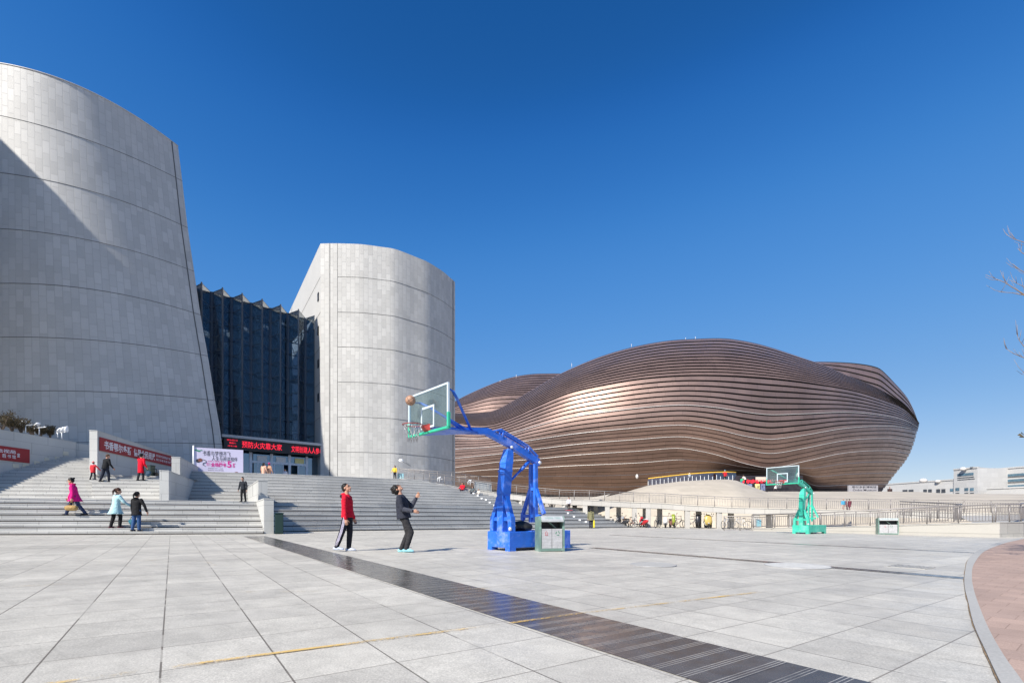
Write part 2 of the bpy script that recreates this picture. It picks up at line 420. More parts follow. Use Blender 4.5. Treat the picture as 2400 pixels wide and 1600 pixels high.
# curved kerb and the pink footpath on the right
kl = [(2400, 1259), (2350, 1269), (2320, 1278.5), (2290, 1291.4), (2269, 1312), (2261.7, 1342.4), (2260.5, 1373), (2269, 1411), (2282, 1465), (2310, 1528.7), (2343, 1600), (2400, 1710)]
kr = [(2400, 1262.5), (2362, 1271), (2335, 1280), (2305, 1294), (2283, 1322), (2278, 1352.7), (2283, 1386), (2298.5, 1431.7), (2319, 1480), (2352, 1539), (2395, 1600), (2460, 1700)]
def dense(pts, k=4):
    out = []; ts = list(range(len(pts)))
    for i in range((len(pts) - 1) * k + 1):
        t = i / k; out.append(V((cubic(list(zip(ts, [p[0] for p in pts])), t), cubic(list(zip(ts, [p[1] for p in pts])), t), 0)))
    return out
KL = dense([G(*p) for p in kl]); KR = dense([G(*p) for p in kr])
kb = MB(); rows = []
def gl(p, l): return V((p.x, p.y, gz(p.x, p.y) + l))
kb.grid([[gl(a, 0.0), gl(a, 0.018), gl(b, 0.018), gl(b, 0.0)] for a, b in zip(KL, KR)], smooth=False)
o = kb.build('kerb', M['kerb'], fix=False); o['kind'] = 'structure'
ck = MB()
for line_, sgn, wd in ((KL, -1, 0.011), (KR, 1, 0.009)):
    rows = []
    for i, a in enumerate(line_):
        ww = wd * random.uniform(0.3, 1.3); t = (line_[min(i + 1, len(line_) - 1)] - line_[max(i - 1, 0)]).normalized(); s = V((-t.y, t.x, 0))
        if (line_ is KL): s = s * (-1)
        rows.append([gl(a, 0.006), gl(a + s * ww * (1 if s.x * sgn > 0 else -1), 0.006)])
    ck.grid(rows, smooth=False)
o = ck.build('kerb_joint', M['crack'], fix=False); o['kind'] = 'structure'
poly = [(p.x, p.y) for p in KR] + [(KR[-1].x, -6), (70, -6), (70, 40), (KR[0].x + 25, 40)]
o = sheet('footpath', poly, 0.012, M['pink'])
# ---------------------------------------------------------------- stairs
BV = []          # things people stand on: (verts, faces)
def keep(mb): BV.append(([v.copy() for v in mb.v], [list(f) for f in mb.f])); return mb
def ray_pt(px, La, Lb):
    """plan point where the camera column px crosses the line La-Lb"""
    u = (px - 1200) / F; d = Lb - La
    t = (u * La.y - La.x) / (d.x - u * d.y); return V((La.x + d.x * t, La.y + d.y * t))
def fan(mb, foot, top, z0, z1, n, par=0):
    m = len(foot); ua = [0.0]
    for j in range(1, m): ua.append(ua[-1] + (foot[j] - foot[j - 1]).length)
    zz = lambda i, j: lerp(z0[j], z1, i / n)
    L = lambda i, j: foot[j].lerp(top[j], i / n)
    for i in range(n):
        dk = (0.05 if n == 12 else 0.036) if (i + par) % 2 == 0 else 0.004  # height of the strip coloured dark as recess shade at the riser foot
        for j in range(m - 1):
            def nose(jj, z, back=0.0):
                a = L(i, jj); d = (top[jj] - foot[jj]).normalized(); q = a - d * (0.022 - back); return V((q.x, q.y, z))
            a0, a1 = L(i, j), L(i, j + 1); b0, b1 = L(i + 1, j), L(i + 1, j + 1)
            za0, za1, zb0, zb1 = zz(i, j), zz(i, j + 1), zz(i + 1, j), zz(i + 1, j + 1)
            ud = random.random() * 3 if j == 0 else ud
            U = lambda jj: ua[jj] + ud
            w0, w1 = V((a0.x, a0.y, 0)), V((a1.x, a1.y, 0))
            def q(pts, mi, v): mb.quad(*pts, mi=mi, uv=[(U(j), v), (U(j + 1), v), (U(j + 1), v + 0.9), (U(j), v + 0.9)])
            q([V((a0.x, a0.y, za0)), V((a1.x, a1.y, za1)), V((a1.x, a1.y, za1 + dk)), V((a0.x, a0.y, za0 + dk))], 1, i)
            q([V((a0.x, a0.y, za0 + dk)), V((a1.x, a1.y, za1 + dk)), V((a1.x, a1.y, zb1 - 0.03)), V((a0.x, a0.y, zb0 - 0.03))], 0, i + 0.03)
            q([V((a0.x, a0.y, zb0 - 0.03)), V((a1.x, a1.y, zb1 - 0.03)), nose(j + 1, zb1 - 0.03), nose(j, zb0 - 0.03)], 0, i + 0.03)
            q([nose(j, zb0 - 0.03), nose(j + 1, zb1 - 0.03), nose(j + 1, zb1), nose(j, zb0)], 0, i + 0.03)
            q([nose(j, zb0), nose(j + 1, zb1), V((b1.x, b1.y, zb1)), V((b0.x, b0.y, zb0))], 0, i + 0.03)
        for j in (0, m - 1):
            a, b = L(i, j), L(i + 1, j)
            mb.quad(V((a.x, a.y, z0[j] - 1)), V((b.x, b.y, z0[j] - 1)), V((b.x, b.y, zz(i + 1, j))), V((a.x, a.y, zz(i + 1, j))), uv=[(0, 0.1), (0.3, 0.1), (0.3, 0.9), (0, 0.9)])
Z1, Z2, Z3 = 1.74, 4.18, 5.09
def v2(p): return V((p[0], p[1]))
FA = (v2(G(0, 1253.5)), v2(G(600, 1250.8))); EA = (v2(PZ(75, 1167.9, Z1)), v2(PZ(590, 1175, Z1)))
cols = [-420, -300, -200, -100, 0, 75, 150, 225, 300, 375, 450, 525, 617]
footA = [ray_pt(c, *FA) for c in cols]; edgeA = [ray_pt(c, *EA) for c in cols]
stA = thing('staircase', 'broad pale granite staircase rising between parapets in the lower left', 'staircase', (footA[6].x, footA[6].y, 0))
mb = MB(); fan(mb, footA, edgeA, [gz(p.x, p.y) for p in footA], Z1, 12); keep(mb)
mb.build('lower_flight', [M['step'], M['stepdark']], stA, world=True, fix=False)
# left upper flight
def plan(px, Y): return V(((px - 1200) / F * Y, Y))
cl = [(-300, 25.5, 32), (-150, 26, 32.7), (0, 26.3, 33.2), (75, 26.6, 33.6), (150, 26.9, 34.2), (215, 27.2, 34.8)]
f2 = [plan(a, b) for a, b, c in cl]; t2 = [plan(a, c) for a, b, c in cl]
mb = MB(); fan(mb, f2, t2, [Z1] * 6, Z3, 27, 1); keep(mb)
mb.build('upper_flight', [M['step'], M['stepdark']], stA, world=True, fix=False)
# short flight in front of the long banner wall, ends at a shaded floor
zM = 3.45; nM = 14
cm = [(215, 27.2), (260, 27.2), (320, 27.3), (396, 27.3)]
f3 = [plan(a, b) for a, b in cm]; t3 = []
for a, b in cm:
    yy = interp([(215, 1111.5), (396, 1116.5)], a); t3.append(plan(a, (zM - CZ) * F / (HY - yy)))
mb = MB(); fan(mb, f3, t3, [Z1] * 4, zM, nM, 1); keep(mb)
mb.build('upper_flight', [M['step'], M['stepdark']], stA, world=True, fix=False)
# middle flight + right staircase upper flight share the top edge
cu = [(430, 31.2, 1103.0), (897, 36.6, 1120.8)]
tA, tB = [v2(PZ(a, c, Z2)) for a, b, c in cu]; fA_, fB_ = [plan(a, b) for a, b, c in cu]; t4 = [tA.lerp(tB, k / 8) + V((0.35, -0.45)) * math.sin(math.pi * k / 8) * 0.6 for k in range(9)]; f4 = [fA_.lerp(fB_, k / 8) + V((0.35, -0.45)) * math.sin(math.pi * k / 8) for k in range(9)]
f4 += [plan(1120, 41.5), plan(1290, 46.5)]; t4 += [plan(940, 42.2), plan(972, 42.8)]
stB = thing('staircase', 'wide granite staircase with recess shade painted along its steps behind the two ball players', 'staircase', (f4[4].x, f4[4].y, 0))
mb = MB(); fan(mb, f4, t4, [Z1] * len(f4), Z2, 20, 1); keep(mb)
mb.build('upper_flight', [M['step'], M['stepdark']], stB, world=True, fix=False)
FBk = [(0, v2(G(590, 1247.4))), (0.4, v2(G(900, 1242.4))), (1, v2(G(1480, 1235.6)))]
footB = [V((cubic([(k, p.x) for k, p in FBk], j / 7), cubic([(k, p.y) for k, p in FBk], j / 7))) for j in range(8)]
EBk = [(0, plan(590, 28.3)), (0.45, plan(900, 32.4)), (1, plan(1364, 46.0))]
edB = [V((cubic([(k, p.x) for k, p in EBk], j / 7), cubic([(k, p.y) for k, p in EBk], j / 7))) for j in range(8)]
mb = MB(); fan(mb, footB, edB, [gz(p.x, p.y) for p in footB], Z1, 12); keep(mb)
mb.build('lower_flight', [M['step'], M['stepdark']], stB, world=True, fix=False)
# landings and terraces
mb = MB(); back = f2 + [f3[1], f3[2], f3[3]] + f4
pts = [V((p.x, p.y, Z1 - 0.002)) for p in edgeA[:-1]] + [V((p.x, p.y, Z1 - 0.002)) for p in edB[1:]] + [V((f4[-1].x + 1.5, f4[-1].y + 2, Z1 - 0.002))] + [V((p.x, p.y, Z1 - 0.002)) for p in reversed(back)]
ne, nb_ = len(edgeA) - 1 + len(edB) - 1, len(back)
front = pts[:ne]; bk = [V((p.x, p.y, Z1 - 0.002)) for p in back]
def strip_between(mb, a, b, mi=0):
    n = 60
    def at(l, t):
        k = t * (len(l) - 1); i = min(int(k), len(l) - 2); return l[i].lerp(l[i + 1], k - i)
    mb.grid([[at(a, i / n) for i in range(n + 1)], [at(b, i / n) for i in range(n + 1)]], smooth=False, uvf=lambda i, j: (j * 0.8, i * 5 + 0.1))
strip_between(mb, front, bk); keep(mb); mb.build('landing', M['step'], stA, world=True, fix=False)
mb = MB()
ter = [V((p.x, p.y, Z2 - 0.002)) for p in t4]
strip_between(mb, ter, [V((-48, 64, Z2 - 0.002)), V((-20, 66, Z2 - 0.002)), V((-8.5, 66, Z2 - 0.002)), V((-8, 50, Z2 - 0.002))]); keep(mb)
strip_between(mb, [V((p.x, p.y, zM - 0.002)) for p in t3], [V((-33, 40, zM)), V((-22, 40, zM))])
strip_between(mb, [V((p.x, p.y, Z3 - 0.002)) for p in t2], [V((-60, 48, Z3)), V((-30, 48, Z3))]); keep(mb)
mb.build('terrace_floor', M['step'], stB, world=True, fix=False)
# ---------------------------------------------------------------- parapet walls
def wallp(name, label, a, b, za, zb, zbot, th, side=-1, mat_='wallg', cap_=True):
    """a,b=(px,Y) of the visible bottom edge; thickness goes to the left (-1) or right (+1)"""
    A_, B_ = plan(*a), plan(*b); d = (B_ - A_).normalized(); n = V((-d.y, d.x)) * (1 if side < 0 else -1) * th
    mb = MB()
    vs = [V((p.x, p.y, z)) for p, z in ((A_, zbot), (B_, zbot), (B_ + n, zbot), (A_ + n, zbot), (A_, za), (B_, zb), (B_ + n, zb), (A_ + n, za))]
    mb.add(vs, [(0, 1, 2, 3), (4, 5, 6, 7), (0, 1, 5, 4), (1, 2, 6, 5), (2, 3, 7, 6), (3, 0, 4, 7)])
    t = thing(name, label, 'wall', (A_.x, A_.y, zbot)); mb.build('wall_body', M[mat_], t, world=True)
    if cap_:
        c = MB(); e = d * 0.02; m_ = n.normalized() * 0.02
        q = [A_ - e - m_, B_ + e - m_, B_ + n + e + m_, A_ + n - e + m_]; zs = [za, zb, zb, za]
        vs = [V((p.x, p.y, z + 0.003)) for p, z in zip(q, zs)] + [V((p.x, p.y, z + 0.05)) for p, z in zip(q, zs)]
        c.add(vs, [(0, 1, 2, 3), (4, 5, 6, 7), (0, 1, 5, 4), (1, 2, 6, 5), (2, 3, 7, 6), (3, 0, 4, 7)])
        c.build('coping', M['wallg'], t, world=True)
    return t
W0 = wallp('parapet_wall', 'grey granite side wall at the far left carrying a cropped red banner', (-420, 22.3), (178, 35.0), 6.25, 6.25, 0.5, 2.2)
W1 = wallp('parapet_wall', 'long granite wall beside the steps with a red slogan banner along it', (228, 30.3), (408, 40.7), 6.26, 6.02, 1.2, 0.42)
W2 = wallp('parapet_wall', 'low granite wall with sloping top in the middle of the left steps', (395.5, 26.5), (462, 34.6), 3.39, 3.35, 1.0, 0.42)
W3 = wallp('parapet_wall', 'granite wall end behind the lower sloping wall, next to the white poster', (421.9, 31.0), (473, 38.5), 4.68, 4.66, 1.5, 0.45)
W4 = wallp('parapet_wall', 'tall upper block of the granite pier between the two staircases', (605.5, 26.9), (580, 33.5), 2.90, 2.90, 1.0, 0.46, side=1)
W5 = wallp('parapet_wall', 'lower block of the granite pier standing on the paving', (619, 22.3), (594, 28.4), 1.71, 1.71, -0.3, 0.40, side=1)
# end block below the poster, and the far block of the left terrace
mb = MB(); q = [plan(436, 34.6), plan(473.5, 35.0), plan(473.5, 37.5), plan(432, 37)]
mb.prism([(p.x, p.y) for p in q], 1.0, 4.17); tag(mb.build('parapet_wall', M['wallg']), 'shaded granite block just below the left corner of the white poster', 'wall')
mb = MB(); q = [plan(178.5, 35.2), plan(218, 36.2), plan(214, 37), plan(174, 36.2)]
mb.prism([(p.x, p.y) for p in q], 4.0, 6.25); tag(mb.build('parapet_wall', M['wallg']), 'short granite wall closing the top of the far left steps', 'wall')
# ---------------------------------------------------------------- left tower (leaning curved wall)
import numpy as np
keyr = [  # seams from the foot up: photo height at the left edge, middle and right edge of the wall
 (1205, 1205, 1205), (1040, 1036, 1040), (917, 918.5, 938), (790, 799, 834), (664, 681, 738), (536, 567, 636), (405, 450, 534), (271, 331, 424), (149, 214, 343)]
pxe = [531, 520, 504, 487, 470, 455, 440, 427, 417]
def towerL(s, g):
    """s along the wall (0..1, negative = out of frame), g seam index 0..8"""
    ks = max(s, 0); pr = cubic(list(enumerate(pxe)), g); px = ks * pr
    ya = cubic([(i, k[0]) for i, k in enumerate(keyr)], g); ym = cubic([(i, k[1]) for i, k in enumerate(keyr)], g); yb_ = cubic([(i, k[2]) for i, k in enumerate(keyr)], g)
    a2 = 2 * (ya + yb_ - 2 * ym); a1 = yb_ - ya - a2; y = ya + a1 * ks + a2 * ks * ks
    Y = 37.2 + 8.8 * ks ** 1.9
    p = P(px, y, Y)
    if s < 0:
        k = -s * 14; p = p + V((-k, 0.035 * k * k - 0.02 * k, 0))
    return p
ss = [-1.5, -1.2, -0.9, -0.6, -0.4, -0.2, -0.1] + [i / 30 for i in range(31)]
zs = [i / 4 for i in range(33)]
TL = [[towerL(s, z) for s in ss] for z in zs]
ucol = [0.0]
for j in range(1, len(ss)): ucol.append(ucol[-1] + (TL[14][j] - TL[14][j - 1]).length)
tl = thing('stone_tower', 'huge leaning curved tower clad in grey stone at the left edge', 'building', (-28, 40, 4))
mb = MB(); mb.grid(TL, uvf=lambda i, j: (ucol[j], zs[i] * 4.15)); mb.build('curved_wall', M['tower'], tl, world=True, fix=False)
sidev = V((-13, 19, 0))
mb = MB(); rt = [r[-1] for r in TL]; mb.grid([[p, p + sidev] for p in rt], smooth=False); mb.build('side_wall', M['tower_plain'], tl, world=True, fix=False)
mb = MB(); tp = TL[-1]; mb.grid([tp, [p + sidev for p in tp]], smooth=False); mb.grid([[p + sidev for p in r] for r in (TL[0], TL[-1])], smooth=False)
mb.grid([[p, p + sidev] for p in [r[0] for r in TL]], smooth=False); mb.build('roof', M['tower_plain'], tl, world=True, fix=False)
mb = MB()
for z in range(1, 8):
    mb.tube([towerL(s, z) + V((0.0, -0.01, 0)) for s in ss], 0.022, 4)
mb.tube([towerL(0.965, z) + V((0.01, -0.01, 0)) for z in zs], 0.05, 4)
mb.build('cladding_joint', M['seam'], tl, world=True, fix=False)
mb = MB(); mb.tube([p + V((0, 0, 0.02)) for p in tp], 0.07, 4); mb.build('roof_edge', M['grey'], tl, world=True, fix=False)
# unseen slab added outside the frame on the left, outline shaped to shade it
mb = MB(); a_ = V((-75, 14)); b_ = V((-34, 27.2))
def wp(x, z): 
    t = (x + 75) / 41; return V((x, lerp(14, 27.2, t), z))
prof = [(-75, 0), (-54, 0), (-40, 12), (-35.0, 19), (-36.2, 26), (-46.8, 41.0), (-52.4, 47.0), (-58, 52), (-75, 54)]
fr_ = [wp(*p) for p in prof]; n_ = len(fr_)
mb.add(fr_ + [p + V((-2.2, 2.0, 0)) for p in fr_], [tuple(range(n_)), tuple(range(n_, 2 * n_))[::-1]] + [(i, (i + 1) % n_, n_ + (i + 1) % n_, n_ + i) for i in range(n_)])
tag(mb.build('stone_tower', M['tower_plain']), 'unseen stone slab added beyond the left edge of the view to shade the tower', 'building')
# ---------------------------------------------------------------- right tower
tb = thing('stone_tower', 'white stone tower with curved front behind the near backboard', 'building', (-19, 57, 4))
arc = [(751, 56.0), (773, 55.95), (791, 55.95), (810, 56.0), (830, 56.05), (850, 56.15), (872, 56.4), (900, 56.75), (922, 57.05), (945, 57.75), (970, 58.7), (1000, 59.9), (1020, 61.1), (1041, 62.6), (1056, 64.1), (1061.5, 64.65), (1066.5, 65.15)]
arc = [(p, cubic(arc, p)) for p in sorted(set([751, 773, 791] + list(range(800, 1056, 9)) + [1061.5, 1066.5]))]
ZT = 32.5
ap = [plan(*a) for a in arc]; ub = [0.0]
for j in range(1, len(ap)): ub.append(ub[-1] + (ap[j] - ap[j - 1]).length)
zl = [2, 12, 22, ZT]
mb = MB(); mb.grid([[V((p.x, p.y, z)) for p in ap] for z in zl], uvf=lambda i, j: (ub[j], zl[i])); mb.build('curved_wall', M['tower'], tb, world=True, fix=False)
el = V((-0.547, 0.837)); c0 = ap[0]; cR = ap[-1]; e_r = V((-0.50, 0.866))
mb = MB(); mb.grid([[V((c0.x, c0.y, z)), V((c0.x + el.x * 42, c0.y + el.y * 42, z))] for z in (2, ZT)], smooth=False)
mb.grid([[V((cR.x, cR.y, z)), V((cR.x + e_r.x * 30, cR.y + e_r.y * 30, z))] for z in (2, ZT)], smooth=False)
mb.build('side_wall', M['tower_plain'], tb, world=True, fix=False)
mb = MB(); pl = ap + [cR + e_r * 30, c0 + el * 42]; mb.add([V((p.x, p.y, ZT - 0.05)) for p in pl], [tuple(range(len(pl)))]); mb.build('roof', M['tower_plain'], tb, world=True, fix=False)
mb = MB()
for yy in (649, 731.6, 813, 895, 976.5, 1059):
    z = CZ + (HY - yy) * 56 / F; mb.tube([V((p.x, p.y - 0.01, z)) for p in ap[2:]], 0.024, 4)
    for s in (0,): mb.tube([V((c0.x - 0.01, c0.y, z)), V((c0.x + el.x * 20 - 0.01, c0.y + el.y * 20, z))], 0.02, 4)
for i in (1, 2): mb.tube([V((ap[i].x, ap[i].y - 0.01, 2)), V((ap[i].x, ap[i].y - 0.01, ZT))], 0.04 if i == 1 else 0.02, 4)
mb.tube([V((ap[-2].x, ap[-2].y - 0.01, 2)), V((ap[-2].x, ap[-2].y - 0.01, ZT))], 0.06, 4)
mb.build('cladding_joint', M['seam'], tb, world=True, fix=False)
for yy in (697, 776, 853, 932):
    z = CZ + (HY - yy) * 57 / F; k = 1.05
    c = c0 + el * k; mb = MB(); mb.box((c.x - 0.02, c.y, z), (0.12, 0.55, 0.95), rz=math.atan2(el.y, el.x) - R(90)); mb.build('window', M['black'], tb, world=True)
# wall lamp on the right tower
tw = P(940, 1079, 55.0); lp = thing('wall_lamp', 'small white lamp on an arm sticking out of the curved white tower', 'lamp', tuple(tw))
mb = MB(); mb.tube([tw, tw + V((0.6, 2.2, -0.35))], 0.05, 6); mb.build('arm', M['grey'], lp, world=True)
mb = MB(); mb.ell(tw, 0.28, 0.3, 0.2, 12); mb.build('lamp_head', M['whitep'], lp, world=True)
# ---------------------------------------------------------------- folded glass facade
b = NB('facade_glass'); fres = b.n('Fresnel', {'IOR': 1.75}).outputs[0]
b.set(Base_Color=(0.05, 0.10, 0.14), Roughness=0.35); pm_ = b.n('BsdfTransparent', {'Color': (0.42, 0.58, 0.76, 1)}); tr = b.n('MixShader', {0: 0.24}); b.link(pm_.outputs[0], tr.inputs[1]); b.link(b.bs.outputs[0], tr.inputs[2]); gl_ = b.n('BsdfGlossy', {'Color': (0.70, 0.74, 0.78, 1), 'Roughness': 0.02})
mx = b.n('MixShader', {0: b.math('ADD', b.math('MULTIPLY', fres, 0.5), 0.44)}); b.link(tr.outputs[0], mx.inputs[1]); b.link(gl_.outputs[0], mx.inputs[2]); b.link(mx.outputs[0], b.out.inputs[0]); M['glass'] = b.m
b = NB('door_glass'); tr = b.n('BsdfTransparent', {'Color': (0.25, 0.48, 0.60, 1)}); gl_ = b.n('BsdfGlossy', {'Color': (0.8, 0.9, 0.95, 1), 'Roughness': 0.03})
mx = b.n('MixShader', {0: 0.30}); b.link(tr.outputs[0], mx.inputs[1]); b.link(gl_.outputs[0], mx.inputs[2]); b.link(mx.outputs[0], b.out.inputs[0]); M['dglass'] = b.m
M['mull'] = plain('dark_mullion', (0.14, 0.155, 0.18), 0.4, 0.5); M['truss'] = plain('white_truss', (0.40, 0.42, 0.42), 0.5)
M['inner'] = plain('dark_interior', (0.05, 0.06, 0.07), 0.8); M['frame'] = plain('door_frame', (0.55, 0.60, 0.66), 0.4, 0.3)
fc = thing('glass_hall', 'folded dark blue glass facade between the two stone towers', 'building', (-22, 54, 4))
fold = [(446, 52.0), (473, 50.6), (496, 52.8), (522, 51.8), (543, 54.1), (568, 53.1), (589, 55.5), (615, 54.5), (634, 56.9), (658, 55.9), (675, 58.3), (700, 57.2), (716, 59.6), (741, 58.6)]
FP = [plan(*f) for f in fold]; ZG = CZ + 24.4; ZC = CZ + 8.2
for a, b_ in zip(FP[:-1], FP[1:]):
    mb = MB(); mb.quad(V((a.x, a.y, ZC)), V((b_.x, b_.y, ZC)), V((b_.x, b_.y, ZG)), V((a.x, a.y, ZG))); mb.build('glass_fold', M['glass'], fc, world=True, fix=False)
mb = MB()
for k in range(11):
    z = lerp(ZC, ZG, k / 10)
    for a, b_ in zip(FP[:-1], FP[1:]): mb.beam((a.x, a.y - 0.02, z), (b_.x, b_.y - 0.02, z), 0.035, 0.045)
for i, a in enumerate(FP): mb.beam((a.x, a.y - 0.03, ZC), (a.x, a.y - 0.03, ZG + 0.1), 0.34 if i % 2 == 0 else 0.10, 0.14, up=V((0, 1, 0)))
mb.build('mullion_frame', M['mull'], fc, world=True)
mb = MB(); off = V((-3.0, 3.2, 0)); fe = (FP[-1] - FP[1]).normalized()
L_ = (FP[-1] - FP[1]).length; o0 = V((FP[1].x, FP[1].y, 0)) + V((-1.6, 2.6, 0)); fe3 = V((fe.x, fe.y, 0))
nb = 9; dz = 1.55; st_ = L_ / nb
for i in range(nb + 1):
    mb.beam(o0 + fe3 * (i * st_) + V((0, 0, ZC + 1)), o0 + fe3 * (i * st_) + V((0, 0, ZG - 0.6)), 0.12, 0.12, up=V((0, 1, 0)))
for k in range(10):
    z0_ = ZC + 0.8 + k * dz
    for i in range(nb * 2):
        a = o0 + fe3 * (i * st_ / 2); b_ = o0 + fe3 * ((i + 1) * st_ / 2)
        if i % 2: mb.beam(a + V((0, 0, z0_)), b_ + V((0, 0, z0_ + dz)), 0.06, 0.06)
        else: mb.beam(a + V((0, 0, z0_ + dz)), b_ + V((0, 0, z0_)), 0.06, 0.06)
    mb.beam(o0 + V((0, 0, z0_)), o0 + fe3 * L_ + V((0, 0, z0_)), 0.09, 0.09)
mb.build('roof_truss', M['truss'], fc, world=True)
mb = MB(); bk_ = V((-7, 9, 0)); A3 = V((FP[0].x, FP[0].y, 0)) + bk_; B3 = V((FP[-1].x, FP[-1].y, 0)) + bk_
mb.quad(A3 + V((0, 0, 4)), B3 + V((0, 0, 4)), B3 + V((0, 0, ZG)), A3 + V((0, 0, ZG)))
mb.grid([[V((p.x, p.y, ZG - 0.02)) for p in FP], [A3.lerp(B3, k / (len(FP) - 1)) + V((0, 0, ZG - 0.02)) for k in range(len(FP))]], smooth=False)
for k in (1, 2, 3):
    z = lerp(Z2, ZG, k / 4.2); mb.beam(A3 + V((2.0, -2.5, z)), B3 + V((2.0, -2.5, z)), 3.0, 0.35)
mb.build('hall_interior', M['inner'], fc, world=True, fix=False)
# entrance under the canopy
fL, fR = plan(519, 50.6), plan(752, 57.2); fd = V((fR.x - fL.x, fR.y - fL.y, 0)); LW = fd.length; fd.normalize(); fn = V((fd.y, -fd.x, 0))
O3 = V((fL.x, fL.y, 0))
def FQ(s, z, out=0.0): return O3 + fd * s + fn * out + V((0, 0, z))
MF = Matrix((fd, -fn, V((0, 0, 1)))).transposed()
mb = MB(); mb.box(FQ(LW / 2, ZC + 0.12, 0.0), (LW + 0.3, 2.6, 0.28), M=MF); mb.build('canopy', M['grey'], fc, world=True)
M['led'] = plain('led_panel', (0.012, 0.010, 0.010), 0.4)
mb = MB(); mb.box(FQ(LW / 2, ZC - 0.62, 1.0), (LW - 0.1, 0.25, 1.15), M=MF); mb.build('led_panel', M['led'], fc, world=True)
b = NB('led_red'); b.set(Base_Color=(0.6, 0.01, 0.02), Emission_Color=(1.0, 0.02, 0.05, 1), Emission_Strength=0.9); M['ledred'] = b.m
mb = MB()
for s0, s1, z0_, z1_ in ((0.3, LW * 0.265, Z2, ZC - 1.2), (LW * 0.30, LW * 0.475, Z2 + 2.85, ZC - 1.2), (LW * 0.49, LW * 0.66, Z2 + 2.85, ZC - 1.2), (LW * 0.675, LW * 0.845, Z2 + 2.85, ZC - 1.2),
                        (LW * 0.865, LW - 0.3, Z2, ZC - 1.2), (LW * 0.305, LW * 0.405, Z2, Z2 + 2.6), (LW * 0.41, LW * 0.51, Z2, Z2 + 2.6), (LW * 0.515, LW * 0.60, Z2, Z2 + 2.6), (LW * 0.755, LW * 0.835, Z2, Z2 + 2.6)):
    mb.quad(FQ(s0, z0_, -0.3), FQ(s1, z0_, -0.3), FQ(s1, z1_, -0.3), FQ(s0, z1_, -0.3))
mb.build('door_glazing', M['dglass'], fc, world=True, fix=False)
mb = MB()
for s in (0.275, 0.48, 0.665, 0.85): mb.box(FQ(LW * s, (Z2 + ZC - 1.2) / 2, -0.3), (0.28, 0.2, ZC - 1.2 - Z2), M=MF)
for s in (0.345, 0.405, 0.51, 0.60, 0.755, 0.98): mb.box(FQ(LW * s, Z2 + 1.3, -0.31), (0.09, 0.08, 2.6), M=MF)
mb.box(FQ(LW * 0.563, Z2 + 2.72, -0.28), (LW * 0.57, 0.22, 0.24), M=MF); mb.build('door_frame', M['frame'], fc, world=True)
M['paper'] = plain('paper_notice', (0.72, 0.73, 0.74), 0.7); M['paper2'] = plain('yellow_notice', (0.72, 0.66, 0.30), 0.7)
for s, m_ in ((0.385, 'paper'), (0.575, 'paper'), (0.77, 'paper2')):
    mb = MB(); mb.box(FQ(LW * s, Z2 + 3.12, -0.22), (1.0, 0.02, 0.62), M=MF); mb.build('notice', M[m_], fc, world=True)
M['inner2'] = plain('lobby_wall', (0.10, 0.16, 0.18), 0.7, var=0.6, scale=0.8)
mb = MB(); mb.quad(FQ(-2, Z2, -6), FQ(LW + 2, Z2, -6), FQ(LW + 2, ZC, -6), FQ(-2, ZC, -6)); mb.quad(FQ(-1, Z2, -0.4), FQ(-1, Z2, -6), FQ(-1, ZC, -6), FQ(-1, ZC, -0.4))
for s in (0.2, 0.36, 0.47, 0.62, 0.8, 0.92): mb.box(FQ(LW * s, Z2 + 1.8, -4), (0.5, 0.5, 3.6), M=MF)
mb.build('lobby_wall', M['inner2'], fc, world=True, fix=False)
# ---------------------------------------------------------------- museum
def metal_mat():
    b = NB('bronze_cladding'); uv = b.uv()
    br = b.n('TexBrick', {'Vector': uv, 'Scale': 1.0, 'Color1': (0.90, 0.90, 0.90, 1), 'Color2': (1.05, 1.05, 1.05, 1), 'Mortar': (0.45, 0.45, 0.45, 1), 'Mortar Size': 0.02, 'Bias': 0.0, 'Brick Width': 3.4, 'Row Height': 1.0}, offset=0.37, offset_frequency=3)
    c = b.mul((0.275, 0.187, 0.158), br.outputs['Color']); c = b.mul(c, b.ramp(b.noise(b.pos(), 0.12, 4), [(0.3, 0.82), (0.7, 1.08)]))
    b.set(Base_Color=c, Metallic=0.55, Roughness=b.ramp(b.noise(uv, 0.5, 3), [(0.3, 0.40), (0.7, 0.52)])); return b.m
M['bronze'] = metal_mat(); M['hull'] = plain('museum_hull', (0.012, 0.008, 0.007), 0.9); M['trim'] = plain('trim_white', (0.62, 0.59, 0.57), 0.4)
ms = thing('museum', 'rounded bronze louvred museum like a dune, behind the ramp', 'building', (45, 100, 3))
